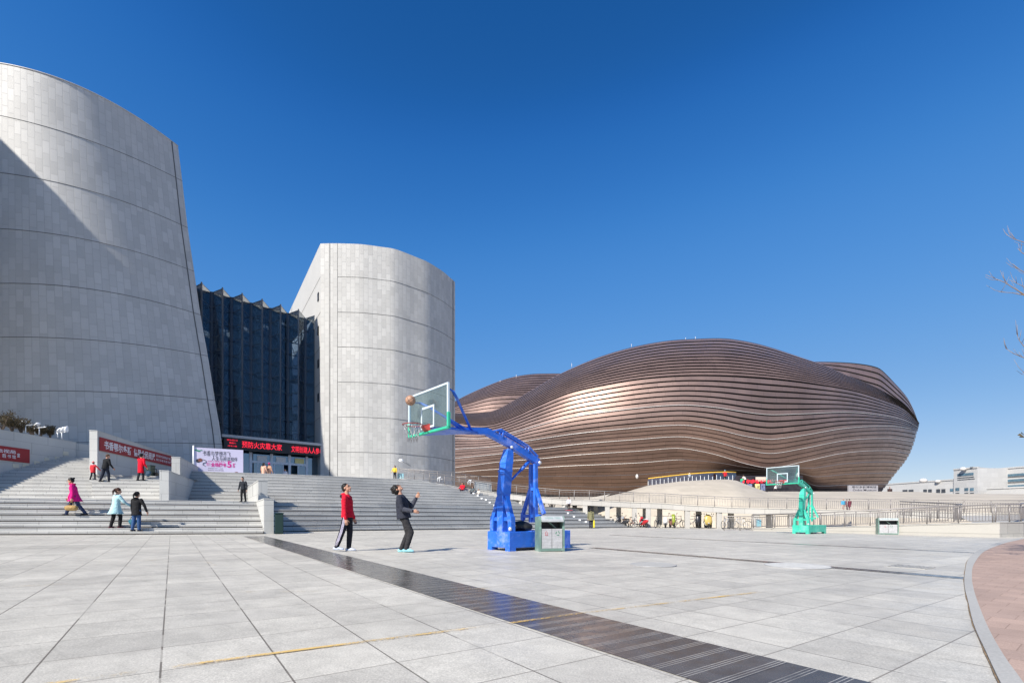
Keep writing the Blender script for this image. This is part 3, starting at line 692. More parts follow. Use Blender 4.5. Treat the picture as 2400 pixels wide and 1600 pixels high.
def bands(keys, cnt, Yf, pxl, white=(), lip=0.22, gap=0.17, nn=150, closed=True):
    """keys: silhouettes from top down: list of [(px,y)...]; cnt bands between consecutive keys; Yf(px,t)->depth"""
    nb = sum(cnt); lines = []
    for k in range(len(keys) - 1):
        for i in range(cnt[k]): lines.append((k, i / cnt[k]))
    lines.append((len(keys) - 2, 1.0))
    def pt(g, x):   # g: float band index, x in 0..1
        gi = min(int(g), nb - 1); fr = g - gi; k0, f0 = lines[gi]; k1, f1 = lines[gi + 1]
        if k1 == k0: kk, ff = k0, lerp(f0, f1, fr)
        else: kk, ff = k0, lerp(f0, 1.0, fr)
        t = g / nb; pr = cubic(pxl[1], t); pl_ = cubic(pxl[0], t); xx = x
        px = lerp(pl_, pr, xx)
        y = lerp(cubic(keys[kk], px), cubic(keys[kk + 1], px), ff)
        return P(px, y, Yf(px, t, pl_, pr))
    xs = [0.5 - 0.5 * math.cos(math.pi * j / nn) for j in range(nn + 1)]; xs = [lerp(j / nn, xs[j], 0.75) for j in range(nn + 1)]
    hull = MB(); clad = MB(); trim = MB(); Gd = [[pt(g * 0.5, x) for x in xs] for g in range(nb * 2 + 1)]
    def nrm(g2, j):
        a = Gd[min(g2 + 1, nb * 2)][j] - Gd[max(g2 - 1, 0)][j]; b_ = Gd[g2][min(j + 1, nn)] - Gd[g2][max(j - 1, 0)]
        n = a.cross(b_); n.normalize()
        if n.dot(Gd[g2][j]) > 0: n = -n
        return n
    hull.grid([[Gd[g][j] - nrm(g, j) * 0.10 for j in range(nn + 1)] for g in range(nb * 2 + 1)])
    Yc = max(p.y for r in Gd for p in r)
    if closed: hull.grid([[V((p.x * (2 * Yc - p.y) / p.y * 0.98, 2 * Yc - p.y, p.z)) for p in r] for r in Gd]); hull.grid([[p for p in Gd[0]], [V((p.x * (2 * Yc - p.y) / p.y * 0.98, 2 * Yc - p.y, p.z)) for p in Gd[0]]])
    arcl = [0.0]; mid = Gd[nb]
    for j in range(1, nn + 1): arcl.append(arcl[-1] + (mid[j] - mid[j - 1]).length)
    for bnd in range(nb):
        up, mi_, lo = Gd[2 * bnd], Gd[2 * bnd + 1], Gd[2 * bnd + 2]
        off = bnd * 1.9
        gp_ = (gap * 1.55 if bnd < nb * 0.55 else gap)
        r0 = [lerp(up[j], lo[j], gp_) + nrm(2 * bnd, j) * 0.12 for j in range(nn + 1)]
        r1 = [lo[j] + nrm(2 * bnd + 2, j) * lip for j in range(nn + 1)]
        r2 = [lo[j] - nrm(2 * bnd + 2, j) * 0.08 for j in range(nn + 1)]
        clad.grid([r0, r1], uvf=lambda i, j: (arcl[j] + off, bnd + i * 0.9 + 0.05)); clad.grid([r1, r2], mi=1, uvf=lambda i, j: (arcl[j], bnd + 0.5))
        if bnd in white:
            trim.grid([[p + V((0, -0.05, 0.02)) for p in r1], [p + V((0, -0.07, -0.06)) for p in r1]])
    return hull, clad, trim
K_top = [(1000, 978), (1065, 969), (1121, 968), (1163, 960), (1215, 932), (1262, 905), (1310, 877), (1400, 838), (1480, 814), (1560, 799), (1630, 794), (1700, 793), (1760, 802), (1810, 815), (1880, 838), (1930, 855), (1979, 877), (2052, 907), (2101, 936), (2135, 965), (2152, 990)]
K_a = [(1000, 988), (1065, 990), (1121, 997), (1163, 992), (1215, 972), (1262, 950), (1330, 922), (1400, 905), (1500, 888), (1600, 880), (1700, 880), (1810, 887), (1900, 898), (2000, 915), (2077, 940), (2120, 960), (2152, 992)]
K_b = [(1000, 1058), (1068, 1052), (1168, 1045), (1250, 1030), (1357, 1014), (1498, 1000.6), (1560, 996), (1612, 995.7), (1686, 1007), (1740, 1020), (1783, 1027), (1813, 1028), (1881, 1019), (1979, 1003), (2077, 998), (2126, 1003), (2150, 1009)]
K_c = [(1000, 1100), (1068, 1094), (1168, 1081), (1255, 1074), (1357, 1064), (1498, 1055), (1588, 1048.5), (1640, 1055), (1686, 1065.6), (1750, 1085), (1808, 1094), (1881, 1080), (1979, 1060), (2077, 1055), (2125, 1062)]
K_d = [(1000, 1140), (1068, 1137), (1200, 1150), (1300, 1158), (1420, 1165), (1560, 1160), (1660, 1140), (1720, 1122), (1780, 1112), (1840, 1116), (1880, 1135), (1910, 1156), (1980, 1160), (2062, 1160)]
KM = 1.34
def Ym(px, t, pl_, pr):
    c = 1690; u = (px - c) / (pr - c) if px > c else (px - c) / 735
    u = max(-1, min(1, u)); s = max(0.0, 1 - abs(u) ** 2.1) ** 0.5
    prof = cubic([(0, 0.40), (0.05, 0.66), (0.12, 0.86), (0.2, 0.945), (0.29, 0.985), (0.4, 1.0), (0.55, 0.985), (0.8, 0.86), (1.0, 0.66)], t)
    Y = 124 - 42 * s * prof
    Y += 4.5 * math.exp(-((px - 1165) / 90) ** 2) * max(0, 1 - t * 1.6) + 2.0 * math.exp(-((px - 1800) / 90) ** 2) * min(1, t)
    return Y * KM
hull, clad, trim = bands([K_top, K_a, K_b, K_c, K_d], [12, 10, 6, 12], Ym, ([(0, 1000), (1, 1000)], [(0, 2153), (0.3, 2152.5), (0.5, 2150), (0.62, 2142), (0.75, 2122), (0.88, 2090), (1.0, 2058)]), white=(17, 21, 24, 27, 30, 33, 36))
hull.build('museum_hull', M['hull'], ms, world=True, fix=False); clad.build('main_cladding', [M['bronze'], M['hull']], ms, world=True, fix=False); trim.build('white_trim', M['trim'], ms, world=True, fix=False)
L_t = [(1000, 985), (1040, 956), (1067, 940), (1097, 924), (1144, 903), (1191, 886), (1239, 877), (1286, 875), (1330, 876), (1370, 884)]
L_m = [(1000, 985), (1065, 955), (1100, 945), (1150, 930), (1200, 925), (1260, 925), (1370, 925)]
L_b = [(1000, 995), (1065, 980), (1121, 982), (1180, 982), (1240, 985), (1370, 990)]
def Yl(px, t, a, b_):
    u = (px - 1180) / 210; s = max(0.0, 1 - u * u) ** 0.5; return KM * 146 - KM * 22 * s * cubic([(0, 0.05), (0.2, 0.45), (0.5, 0.8), (1, 1.0)], t)
h, c, t_ = bands([L_t, L_m, L_b], [9, 6], Yl, ([(0, 1000), (1, 1000)], [(0, 1372), (1, 1372)]), nn=70, lip=0.2)
h.build('museum_hull', M['hull'], ms, world=True, fix=False); c.build('rear_cladding', [M['bronze'], M['hull']], ms, world=True, fix=False)
R_t = [(1840, 850), (1906, 847.5), (1979, 849), (2028, 854), (2057, 861), (2068, 868), (2092, 892), (2126, 931), (2140, 958), (2150, 985)]
R_b = [(1840, 870), (1906, 900), (1979, 950), (2028, 985), (2068, 1000), (2092, 1005), (2126, 1008), (2150, 1010)]
def Yr(px, t, a, b_):
    u = (px - 1960) / 195; u = max(-1, min(1, u)); s = max(0.0, 1 - u * u) ** 0.5; return KM * 140 - KM * 14 * s * cubic([(0, 0.05), (0.2, 0.45), (0.5, 0.8), (1, 1.0)], t)
h, c, t_ = bands([R_t, R_b], [10], Yr, ([(0, 1840), (1, 1840)], [(0, 2150), (1, 2150)]), nn=70, lip=0.2)
h.build('museum_hull', M['hull'], ms, world=True, fix=False); c.build('rear_cladding', [M['bronze'], M['hull']], ms, world=True, fix=False)
for px, y0, h_ in ((1480, 812, 9), (1630, 795, 9), (1340, 860, 12), (1210, 884, 9), (1607, 795, 7), (1172, 893, 5)):
    mb = MB(); a = P(px, y0 + 3, 158); mb.tube([a, a + V((0, 0, h_ * 158 / F))], 0.07, 5); mb.build('roof_mast', M['trim'], ms, world=True)
for px, y in ((1868, 1112), (1493, 1116), (1616, 1113)):
    a = P(px, y, 83 * KM); mb = MB(); mb.ell(a, 0.35, 0.35, 0.55, 8); mb.build('wall_lamp', M['trim'], ms, world=True)
# entrance of the museum
M['entr'] = plain('dark_entrance', (0.03, 0.025, 0.03), 0.4, var=0.5, scale=1.2); M['poster'] = plain('entrance_poster', (0.20, 0.24, 0.40), 0.5, var=0.6, scale=2)
a, b_ = P(1722, 1152, 84 * KM), P(1896, 1152, 86 * KM)
mb = MB(); mb.box(((a.x + b_.x) / 2 - 1, 88.2 * KM, 7.6), (b_.x - a.x - 1, 6, 6.2)); mb.build('entrance_recess', M['entr'], ms, world=True)
for px, cl_ in ((1775, 'paper2'), (1788, 'poster'), (1757, 'poster')):
    q = P(px, 1141, 85.4 * KM); mb = MB(); mb.box(q, (1.1, 0.08, 1.5)); mb.build('notice', M[cl_], ms, world=True)
q = P(1783, 1122, 85 * KM); mb = MB(); mb.box(q, (2.4, 0.1, 1.0)); mb.build('notice', M['trav'], ms, world=True)
# ---------------------------------------------------------------- terrain behind the ramp
deck = [(935, 1121, 42.5), (985, 1128, 43.0), (1036, 1135, 43.5), (1109, 1147, 44.3), (1193, 1158, 45.0), (1264, 1166, 44.6), (1318, 1171, 44.0), (1384, 1172.5, 43.5), (1485, 1177.6, 43.0), (1555, 1179.9, 42.5), (1608, 1184, 42.0), (1725, 1190.3, 40.5), (1800, 1192, 39.3), (1860, 1193, 38.7), (1943, 1195, 37.5), (2082, 1198, 36.0), (2308, 1203, 33.0), (2480, 1206, 31.0)]
DK = [P(*d) for d in deck]
dY = [(d[0], d[2]) for d in deck]
zr = [(800, 4.0), (1385, 3.05), (1457, 3.87), (1519, 4.85), (1597, 5.37), (1650, 5.52), (1700, 5.6), (1725, 5.48), (1768, 4.55), (1800, 3.97), (1850, 3.85), (2600, 3.6)]
tyy = [(1790, 1152), (2057, 1151.7), (2165, 1153), (2275, 1160.5), (2372, 1174), (2450, 1182), (3200, 1200)]
def sm(t): t = max(0, min(1, t)); return t * t * (3 - 2 * t)
rows = []; pxs = list(range(1060, 1380, 40)) + list(range(1380, 1860, 12)) + list(range(1860, 2500, 30)) + [2600, 2800, 3200]
for k in range(30):
    r = []
    for px in pxs:
        y0 = interp(dY, min(px, 2480)) + (4.3 if px < 1760 else interp([(1760, 4.3), (1950, 2.3), (2480, 2.2)], px)); z0_ = gz((px - 1200) / F * y0, y0)
        zR = interp(zr, px)
        if k < 12:
            t = k / 11; Y = lerp(y0, 62, t); z = lerp(z0_, zR, 0.30 * sm(t * 9) + 0.70 * math.sin(math.pi / 2 * t) ** 0.9) if k else z0_ - 0.3
        elif k < 20:
            t = (k - 11) / 8; Y = lerp(62, 75, t); zb = CZ + (HY - interp(tyy, px)) * 75 / F if px > 1790 else 3.9
            z = lerp(zR, zb, sm(t))
        else:
            t = (k - 19) / 10; Y = lerp(75, 190, t ** 1.5); z = (CZ + (HY - interp(tyy, px) - 1.5 * t) * Y / F) if px > 1790 else lerp(3.9, 6.2, t)
        r.append(V(((px - 1200) / F * Y, Y, z)))
    rows.append(r)
b = NB('terraced_travertine'); p_ = b.pos(); s_ = b.n('SeparateXYZ', {0: p_})
hh = b.math('ADD', b.math('MULTIPLY', s_.outputs[2], 2.2), b.math('MULTIPLY', s_.outputs[1], 0.06))
ln = b.math('LESS_THAN', b.math('FRACT', hh), 0.045)
vx = b.math('LESS_THAN', b.math('FRACT', b.math('DIVIDE', b.math('ADD', s_.outputs[0], b.math('MULTIPLY', b.math('FLOOR', hh), 0.77)), 1.8)), 0.012)
cidx = b.n('TexWhiteNoise', {'Vector': b.n('CombineXYZ', {0: b.math('FLOOR', b.math('MULTIPLY', hh, 1.0)), 1: b.math('FLOOR', b.math('DIVIDE', s_.outputs[0], 1.8)), 2: 0.0}).outputs[0]}).outputs['Value']
c_ = b.mul((0.50, 0.44, 0.35), b.ramp(b.noise(p_, 0.5, 5), [(0.3, 0.88), (0.7, 1.05)])); c_ = b.mul(c_, b.ramp(cidx, [(0.0, 0.93), (1.0, 1.04)]))
c_ = b.mix(b.math('MULTIPLY', b.math('MAXIMUM', ln, vx), 0.42), c_, (0.26, 0.22, 0.17)); b.set(Base_Color=c_, Roughness=0.7); b.bump(b.noise(p_, 8, 4), 0.3, 0.05)
mb = MB(); mb.grid(rows); keep(mb); hill = mb.build('terraced_hill', b.m, fix=False); hill['kind'] = 'structure'
mb = MB(); mb.add([V((x, y, z)) for x, y, z in ((-12, 46.5, 4.0), (6, 47, 1.2), (10, 49, 3.2), (10, 160, 4.3), (-40, 160, 4.3), (-9, 66, 4.0))], [(0, 1, 2, 3, 4, 5)]); o = mb.build('rear_terrace', M['trav'], fix=False); o['kind'] = 'structure'
# ================================================================ RAMP, RAILINGS, LOWER WALLS
UP = V((0, 0, 1))
def perp(a, b): d = (b - a); d.z = 0; d.normalize(); return V((-d.y, d.x, 0))
rp = thing('ramp', 'long pale ramp on pillars with a steel railing, crossing in front of the museum', 'ramp', tuple(DK[8] - V((0, 0, 2))))
def norms(path):
    out = []
    for i in range(len(path)):
        out.append(perp(path[max(i - 1, 0)], path[min(i + 1, len(path) - 1)]))
    return out
DN = norms(DK)
def beam_strip(path, ns, th, wd):
    mb = MB(); rows = []
    for p, n in zip(path, ns): rows.append([p, p + n * wd, p + n * wd - UP * th, p - UP * th])
    mb.grid(rows, smooth=False, closed=True); mb.add(rows[0], [(0, 1, 2, 3)]); mb.add(rows[-1], [(0, 1, 2, 3)]); return mb
beam_strip(DK, DN, 0.44, 2.2).build('deck', M['white'], rp, world=True)
beam_strip([p + UP * 0.003 - n * 0.04 for p, n in zip(DK, DN)], DN, -0.05, 0.3).build('edge_coping', M['white'], rp, world=True)
pil = [1223, 1271, 1324, 1371.5, 1423.5, 1487, 1519, 1610.5, 1685, 1772, 1855]
pil2 = [1347, 1396, 1450, 1512, 1546, 1637, 1713, 1803, 1880]
for px in pil:
    Y = interp(dY, px) + 0.25; yt = interp([(d[0], d[1]) for d in deck], px); t = P(px, yt, Y); zb = -0.6 if px > 1400 else Z1 - 1.2
    if px > 1400: zb = gz(t.x, t.y) - 0.1
    mb = MB(); wpx = 0.42
    if px < 1360: mb.loft([(V((t.x - 0.12, t.y, zb)), (1, 0, 0), 0.34, 0.25), (V((t.x, t.y, t.z - 0.43)), (1, 0, 0), 0.26, 0.25)], 4)
    else: mb.bbox((t.x, t.y, (zb + t.z - 0.43) / 2), (wpx, 0.42, t.z - 0.43 - zb), 0.012, rz=R(-10))
    mb.sm = [False] * len(mb.f); mb.build('pillar', M['white'], rp, world=True)
for px in pil2:
    Y = interp(dY, px) + 1.8; yt = interp([(d[0], d[1]) for d in deck], px); t = P(px, yt, interp(dY, px)); t = P(px, HY - (t.z - CZ) * F / Y, Y)
    zb = gz(t.x, t.y) - 0.3 if px > 1380 else Z1 - 1
    mb = MB(); mb.bbox((t.x, t.y, (zb + t.z - 0.43) / 2), (0.42, 0.42, t.z - 0.43 - zb), 0.012, rz=R(-10)); mb.build('pillar', M['white'], rp, world=True)
def rail_pts(path, step):
    out = []; carry = 0.0
    for a, b in zip(path[:-1], path[1:]):
        L = (b - a).length; s = carry
        while s < L: out.append(a.lerp(b, s / L)); s += step
        carry = s - L
    return out
def railing(path, h, parent=None, label=None, double=True, post=1.35, bal=0.125, name='railing', rs=1.0):
    r = parent or thing(name, label, 'railing', tuple(path[0]))
    mb = MB(); mb.tube([p + UP * h for p in path], 0.034 * rs, 6); mb.build('handrail', M['metal'], r, world=True)
    mb = MB()
    if double: mb.tube([p + UP * (h - 0.16) for p in path], 0.018 * rs, 5)
    mb.tube([p + UP * 0.10 for p in path], 0.018 * rs, 5); mb.build('cross_rail', M['metal'], r, world=True)
    pp = rail_pts(path, post); 
    proto = None
    for p in pp:
        if proto is None:
            m_ = MB(); m_.tube([p, p + UP * h], 0.028 * rs, 6); proto = m_.build('post', M['metal'], r, world=True); p0 = p.copy()
        else:
            c = proto.copy(); sc.collection.objects.link(c); c.parent = r; c.location = tuple(p - p0)
    mb = MB(); tp_ = h - (0.16 if double else 0.0)
    for p in rail_pts(path, bal): mb.beam(p + UP * 0.1, p + UP * tp_, 0.016 * rs, 0.016 * rs)
    mb.build('balusters', M['metal'], r, world=True)
    return r
railing([p + n * 0.12 + UP * 0.05 for p, n in zip(DK, DN)][:9], 0.86, label='steel railing along the upper ramp from the stair top down to the middle')
railing([p + n * 0.12 + UP * 0.05 for p, n in zip(DK, DN)][8:], 0.86, label='steel railing along the ramp in front of the beige mound and terrace')
railing([P(958, 1121, 44.5), P(1060, 1128, 46), P(1150, 1140, 47.5)], 0.86, label='far side railing at the top of the ramp beside the white tower')
mb = MB(); a, b_ = P(1112, 1147, 44.6), P(1152, 1152.5, 45.0); n_ = perp(a, b_)
mb.add([a, b_, b_ + UP * 0.8, a + UP * 0.8, a + n_ * 0.05, b_ + n_ * 0.05, b_ + UP * 0.8 + n_ * 0.05, a + UP * 0.8 + n_ * 0.05], [(0, 1, 2, 3), (4, 5, 6, 7), (0, 1, 5, 4), (2, 3, 7, 6), (1, 2, 6, 5), (0, 3, 7, 4)])
tag(mb.build('notice_board', plain('pale_panel', (0.42, 0.45, 0.46), 0.3), fix=True), 'pale board fixed to the ramp railing near the sitting people', 'board')
# lower ramp at the right, with white side wall
w0, w1, w2_, w3_ = G(1765, 1243.5), G(1941, 1247.6), G(2343, 1258.7), None
wz = [(0, P(1765, 1238.5, w0.y).z), (1, P(1941, 1236, w1.y).z), (2, P(2343, 1225.5, w2_.y).z)]
lr = thing('ramp', 'low pale ramp wall with railing in front of the green basketball stand', 'ramp', tuple(w1))
c3 = w2_ + V((2.2, 0.9, 0)); c4 = c3 + V((7.5, 5.2, 0)); tz3, tz4 = wz[2][1] + 0.02, wz[2][1] + 0.55
mb = MB()
def vq(a, b, za, zb): mb.quad(V((a.x, a.y, gz(a.x, a.y) - 0.2)), V((b.x, b.y, gz(b.x, b.y) - 0.2)), V((b.x, b.y, zb)), V((a.x, a.y, za)))
vq(w0, w1, wz[0][1], wz[1][1]); vq(w1, w2_, wz[1][1], wz[2][1]); vq(w2_, c3, wz[2][1], tz3); vq(c3, c4, tz3, tz4)
bn = V((1.2, 2.6, 0)); tops = [(w0, wz[0][1]), (w1, wz[1][1]), (w2_, wz[2][1])]
rows = [[V((p.x, p.y, z)), V((p.x + bn.x * 1.1, p.y + bn.y * 1.1, z))] for p, z in tops]; mb.grid(rows, smooth=False)
mb.add([V((w2_.x, w2_.y, wz[2][1] + .001)), V((c3.x, c3.y, tz3)), V((c4.x, c4.y, tz4)), V((c4.x - 3, c4.y + 4, tz4)), V((w2_.x + bn.x * 1.1, w2_.y + bn.y * 1.1, wz[2][1] + .001))], [(0, 1, 2, 3, 4)])
M['ramp_wall'] = stone('ramp_wall_slabs', (0.46, 0.44, 0.40), joints=(1.15, 3.0), uv=False, jcol=0.55, jw=0.012, var=0.10)
mb.build('ramp_body', M['ramp_wall'], lr, world=True)
mb = MB()
cpth = [V((p.x, p.y, z + 0.003)) for p, z in tops] + [V((c3.x, c3.y, tz3 + .003)), V((c4.x, c4.y, tz4 + .003))]
cn = norms(cpth); rows = [[p - n * 0.03, p + n * 0.22, p + n * 0.22 + UP * 0.045, p - n * 0.03 + UP * 0.045] for p, n in zip(cpth, cn)]
mb.grid(rows, smooth=False, closed=True); mb.build('coping', M['ramp_wall'], lr, world=True)
pth = [V((p.x, p.y, z + 0.05)) + n * 0.12 for (p, z), n in zip(tops, cn)]
q0 = G(1697, 1242.5); q0.z += 0.02
railing([pth[0], pth[1], pth[2] - (pth[2] - pth[1]).normalized() * 0.15], 0.95, label='near steel railing climbing along the low white ramp wall at the right', rs=1.1)
pb = [V((p.x + bn.x, p.y + bn.y, z + 0.03)) for p, z in tops]
railing([pb[0], pb[1], pb[2] + V((-1.8, -0.3, 0))], 0.95, label='rear steel railing of the low ramp, behind the near one', rs=1.1)
railing([pth[2] + V((-0.1, 0.1, 0)), V((c3.x - 0.05, c3.y + 0.15, tz3 + 0.05)), V((c4.x - 0.1, c4.y + 0.15, tz4 + 0.05))], 0.95, label='steel railing turning away over the shaded wall end at the right edge', rs=1.2, bal=0.14)
railing([pb[2] + V((-1.5, -0.3, 0)), pb[2] + V((-0.2, 0.6, 0.1)), pb[2] + V((-1.8, 3.2, 0.35))], 0.95, label='short railing at the turn of the two ramps near the right edge', rs=1.1)
rk = [G(1697, 1243.5), G(1735, 1243), G(1758, 1243.5)]
railing([G(1697, 1242.8), G(1738, 1242.8), G(1762, 1243.4)], 1.02, label='steel barrier in front of the two grey bicycles beside the pillars', rs=1.1)
t_ = G(1777, 1243.2); bt = thing('notice_board', 'small pale blue board hung on the steel railing under the ramp', 'sign', (t_.x, t_.y - 0.06, t_.z))
mb = MB(); mb.bbox((t_.x, t_.y - 0.08, t_.z + 0.55), (0.42, 0.04, 0.58), 0.01); mb.build('frame', M['grey'], bt, world=True)
mb = MB(); mb.box((t_.x, t_.y - 0.105, t_.z + 0.55), (0.33, 0.006, 0.48)); mb.build('panel', M['ltblue'], bt, world=True)
# dark kerb rack where bikes stand
mb = MB(); a, b_ = G(1500, 1232.5), G(1765, 1236.8); mb.beam(a + V((0, 0.9, 0.1)), b_ + V((0, 0.9, 0.1)), 0.12, 0.18)
tag(mb.build('bike_kerb', M['stepdark']), 'low dark kerb on the ground behind the parked bicycles under the ramp', 'kerb')
# glass balustrade with yellow rail on the mound
gb = thing('glass_balustrade', 'curved glass balustrade with a yellow handrail on top of the mound', 'balustrade', tuple(P(1610, 1127, 64)))
yb = [(1519, 1136), (1560, 1131.5), (1610, 1127.5), (1660, 1125), (1700, 1124.5), (1725, 1126)]; yt = [(1519, 1121.5), (1560, 1116.5), (1610, 1111), (1660, 1107.5), (1700, 1106), (1725, 1107)]
pbm = [P(x, y + 1, 63.5) for x, y in yb]; ptp = [P(x, y, 63.5) for x, y in yt]
b = NB('clear_glass'); tr = b.n('BsdfTransparent', {'Color': (0.72, 0.80, 0.86, 1)}); gl_ = b.n('BsdfGlossy', {'Color': (0.7, 0.8, 1, 1), 'Roughness': 0.08})
mx = b.n('MixShader', {0: 0.18}); b.link(tr.outputs[0], mx.inputs[1]); b.link(gl_.outputs[0], mx.inputs[2]); b.link(mx.outputs[0], b.out.inputs[0]); M['cglass'] = b.m
mb = MB(); mb.grid([pbm, ptp], smooth=False); mb.build('glass_pane', M['cglass'], gb, world=True, fix=False)
M['yel'] = plain('yellow_rail', (0.75, 0.45, 0.05), 0.5)
mb = MB(); mb.tube([p + UP * 0.03 for p in ptp], 0.07, 5); mb.build('handrail', M['yel'], gb, world=True)
for k in range(22):
    a = rail_pts(pbm, 0.53)[min(k, len(rail_pts(pbm, 0.53)) - 1)]
    mb = MB(); mb.beam(a, a + UP * (0.75 if k % 2 else 0.55), 0.05, 0.05); mb.build('post', M['whitep'], gb, world=True)
# museum name sign on the terrace
sg = P(2022, 1152.5, 74); mz = thing('museum_sign', 'long grey stone sign with dark lettering at the foot of the museum', 'sign', tuple(sg))
mb = MB(); mb.bbox((sg.x, sg.y, sg.z + 0.5), (4.45, 0.35, 1.02), 0.02); mb.build('slab', plain('sign_granite', (0.33, 0.32, 0.34), 0.4, var=0.1), mz, world=True)
# ---------------------------------------------------------------- text
def text_mb(txt, bold=0.0, ext=0.0):
    cu = bpy.data.curves.new('t', 'FONT'); cu.body = txt; cu.size = 1.0; cu.extrude = ext; cu.offset = bold; cu.resolution_u = 2
    o = bpy.data.objects.new('t', cu); sc.collection.objects.link(o)
    dg = bpy.context.evaluated_depsgraph_get(); dg.update(); me = bpy.data.meshes.new_from_object(o.evaluated_get(dg))
    vs = [v.co.copy() for v in me.vertices]; fs = [list(p.vertices) for p in me.polygons]
    bpy.data.objects.remove(o); bpy.data.curves.remove(cu); bpy.data.meshes.remove(me); return vs, fs
def word(name, mat_, par, txt, *a, **k):
    m_ = MB(); place_text(m_, txt, *a, **k); return m_.build(name, M[mat_], par, world=True, fix=False)
def place_text(mb, txt, o, r, u, x0, x1, y0, y1, bold=0.0, mi=0):
    """o origin, r right vector (unit), u up vector; fill the box x0..x1,y0..y1"""
    vs, fs = text_mb(txt, bold)
    if not vs: return
    ax, bx = min(v.x for v in vs), max(v.x for v in vs); ay, by = min(v.y for v in vs), max(v.y for v in vs)
    out = [o + r * lerp(x0, x1, (v.x - ax) / (bx - ax)) + u * lerp(y0, y1, (v.y - ay) / (by - ay)) for v in vs]
    mb.add(out, fs, mi)
M['redb'] = plain('red_banner', (0.30, 0.012, 0.02), 0.6, var=0.1); M['wtxt'] = plain('white_lettering', (0.75, 0.75, 0.78), 0.6, var=0.02); M['dark'] = plain('dark_ink', (0.02, 0.022, 0.03), 0.6)
def wall_frame(a, b, out=0.03):
    A_, B_ = plan(*a), plan(*b); d = (B_ - A_).normalized(); r = V((d.x, d.y, 0)); n = V((d.y, -d.x, 0)); return V((A_.x, A_.y, 0)) + n * out, r
# long banner on wall 1
o_, r_ = wall_frame((228, 30.3), (408, 40.7))
def s_at(px, o_, r_):
    u = (px - 1200) / F; return (u * o_.y - o_.x) / (r_.x - u * r_.y)
s0, s1 = s_at(233, o_, r_), s_at(404.5, o_, r_); zt, zb = CZ + 186 * 30.55 / F, CZ + 154.5 * 30.55 / F
bn1 = thing('banner', 'long red slogan banner with white characters on the middle parapet wall', 'banner', tuple(o_ + r_ * s0 + UP * zb))
mb = MB(); q = [o_ + r_ * s0 + UP * zb, o_ + r_ * s1 + UP * zb, o_ + r_ * s1 + UP * zt, o_ + r_ * s0 + UP * zt]; nn_ = V((r_.y, -r_.x, 0)) * 0.02
mb.add(q + [p + nn_ for p in q], [(0, 1, 2, 3), (4, 5, 6, 7), (0, 1, 5, 4), (1, 2, 6, 5), (2, 3, 7, 6), (3, 0, 4, 7)]); mb.build('cloth', M['redb'], bn1, world=True)
L_ = s1 - s0; H_ = zt - zb; oo = o_ + r_ * s0 + UP * zb + nn_ * 1.3; 
word('lettering', 'wtxt', bn1, '书香鄂尔多斯', oo, r_, UP, L_ * 0.045, L_ * 0.365, H_ * 0.16, H_ * 0.84, 0.02)
word('lettering', 'wtxt', bn1, '倡导全民阅读', oo, r_, UP, L_ * 0.395, L_ * 0.70, H_ * 0.16, H_ * 0.84, 0.02)
word('lettering', 'wtxt', bn1, '鄂尔多斯市文化新闻出版广电局', oo, r_, UP, L_ * 0.72, L_ * 0.955, H_ * 0.56, H_ * 0.80, 0.01)
word('lettering', 'wtxt', bn1, '鄂 尔 多 斯 市 图 书 馆', oo, r_, UP, L_ * 0.72, L_ * 0.955, H_ * 0.20, H_ * 0.44, 0.01)
word('lettering', 'wtxt', bn1, '宣', oo, r_, UP, L_ * 0.962, L_ * 0.985, H_ * 0.36, H_ * 0.62, 0.01)
# cropped banner on the far left wall
o_, r_ = wall_frame((-420, 22.3), (178, 35.0)); s1 = s_at(69, o_, r_); s0 = s1 - 9.5
pe = o_ + r_ * s1; zt, zb = CZ + 157 * pe.y / F, CZ + 125 * pe.y / F
bn2 = thing('banner', 'red banner cut off by the left edge of the view, on the far left wall', 'banner', tuple(o_ + r_ * s0 + UP * zb))
mb = MB(); q = [o_ + r_ * s0 + UP * zb, o_ + r_ * s1 + UP * zb, o_ + r_ * s1 + UP * zt, o_ + r_ * s0 + UP * zt]; nn_ = V((r_.y, -r_.x, 0)) * 0.02
mb.add(q + [p + nn_ for p in q], [(0, 1, 2, 3), (4, 5, 6, 7), (0, 1, 5, 4), (1, 2, 6, 5), (2, 3, 7, 6), (3, 0, 4, 7)]); mb.build('cloth', M['redb'], bn2, world=True)
H_ = zt - zb; oo = o_ + r_ * s1 + UP * zb + nn_ * 1.3
sa, sb = s_at(-30, o_, r_) - s1, s_at(36, o_, r_) - s1
word('lettering', 'wtxt', bn2, '鄂尔多斯市广播电影电视局', oo, r_, UP, sb - 4.6, sb, H_ * 0.53, H_ * 0.80, 0.01)
word('lettering', 'wtxt', bn2, '图 书 馆', oo, r_, UP, s_at(5, o_, r_) - s1, sb, H_ * 0.2, H_ * 0.46, 0.01)
word('lettering', 'wtxt', bn2, '宣', oo, r_, UP, s_at(39, o_, r_) - s1, s_at(46, o_, r_) - s1, H_ * 0.34, H_ * 0.62, 0.01)
# LED text
mb = MB(); oL = FQ(0, ZC - 1.195, 1.135)
def led(txt, a, b_, y0, y1, bold=0.006): word('led_text', 'ledred', fc, txt, oL, fd, UP, LW * a, LW * b_, y0, y1, bold)
led('2016-03-12', 0.03, 0.125, 0.86, 1.02, 0.012); led('星期六', 0.05, 0.11, 0.57, 0.72, 0.012); led('13:21:45', 0.04, 0.12, 0.26, 0.40, 0.012)
led('预防火灾靠大家', 0.165, 0.55, 0.26, 0.95); led('文明创建人人参与', 0.645, 0.985, 0.20, 0.92)
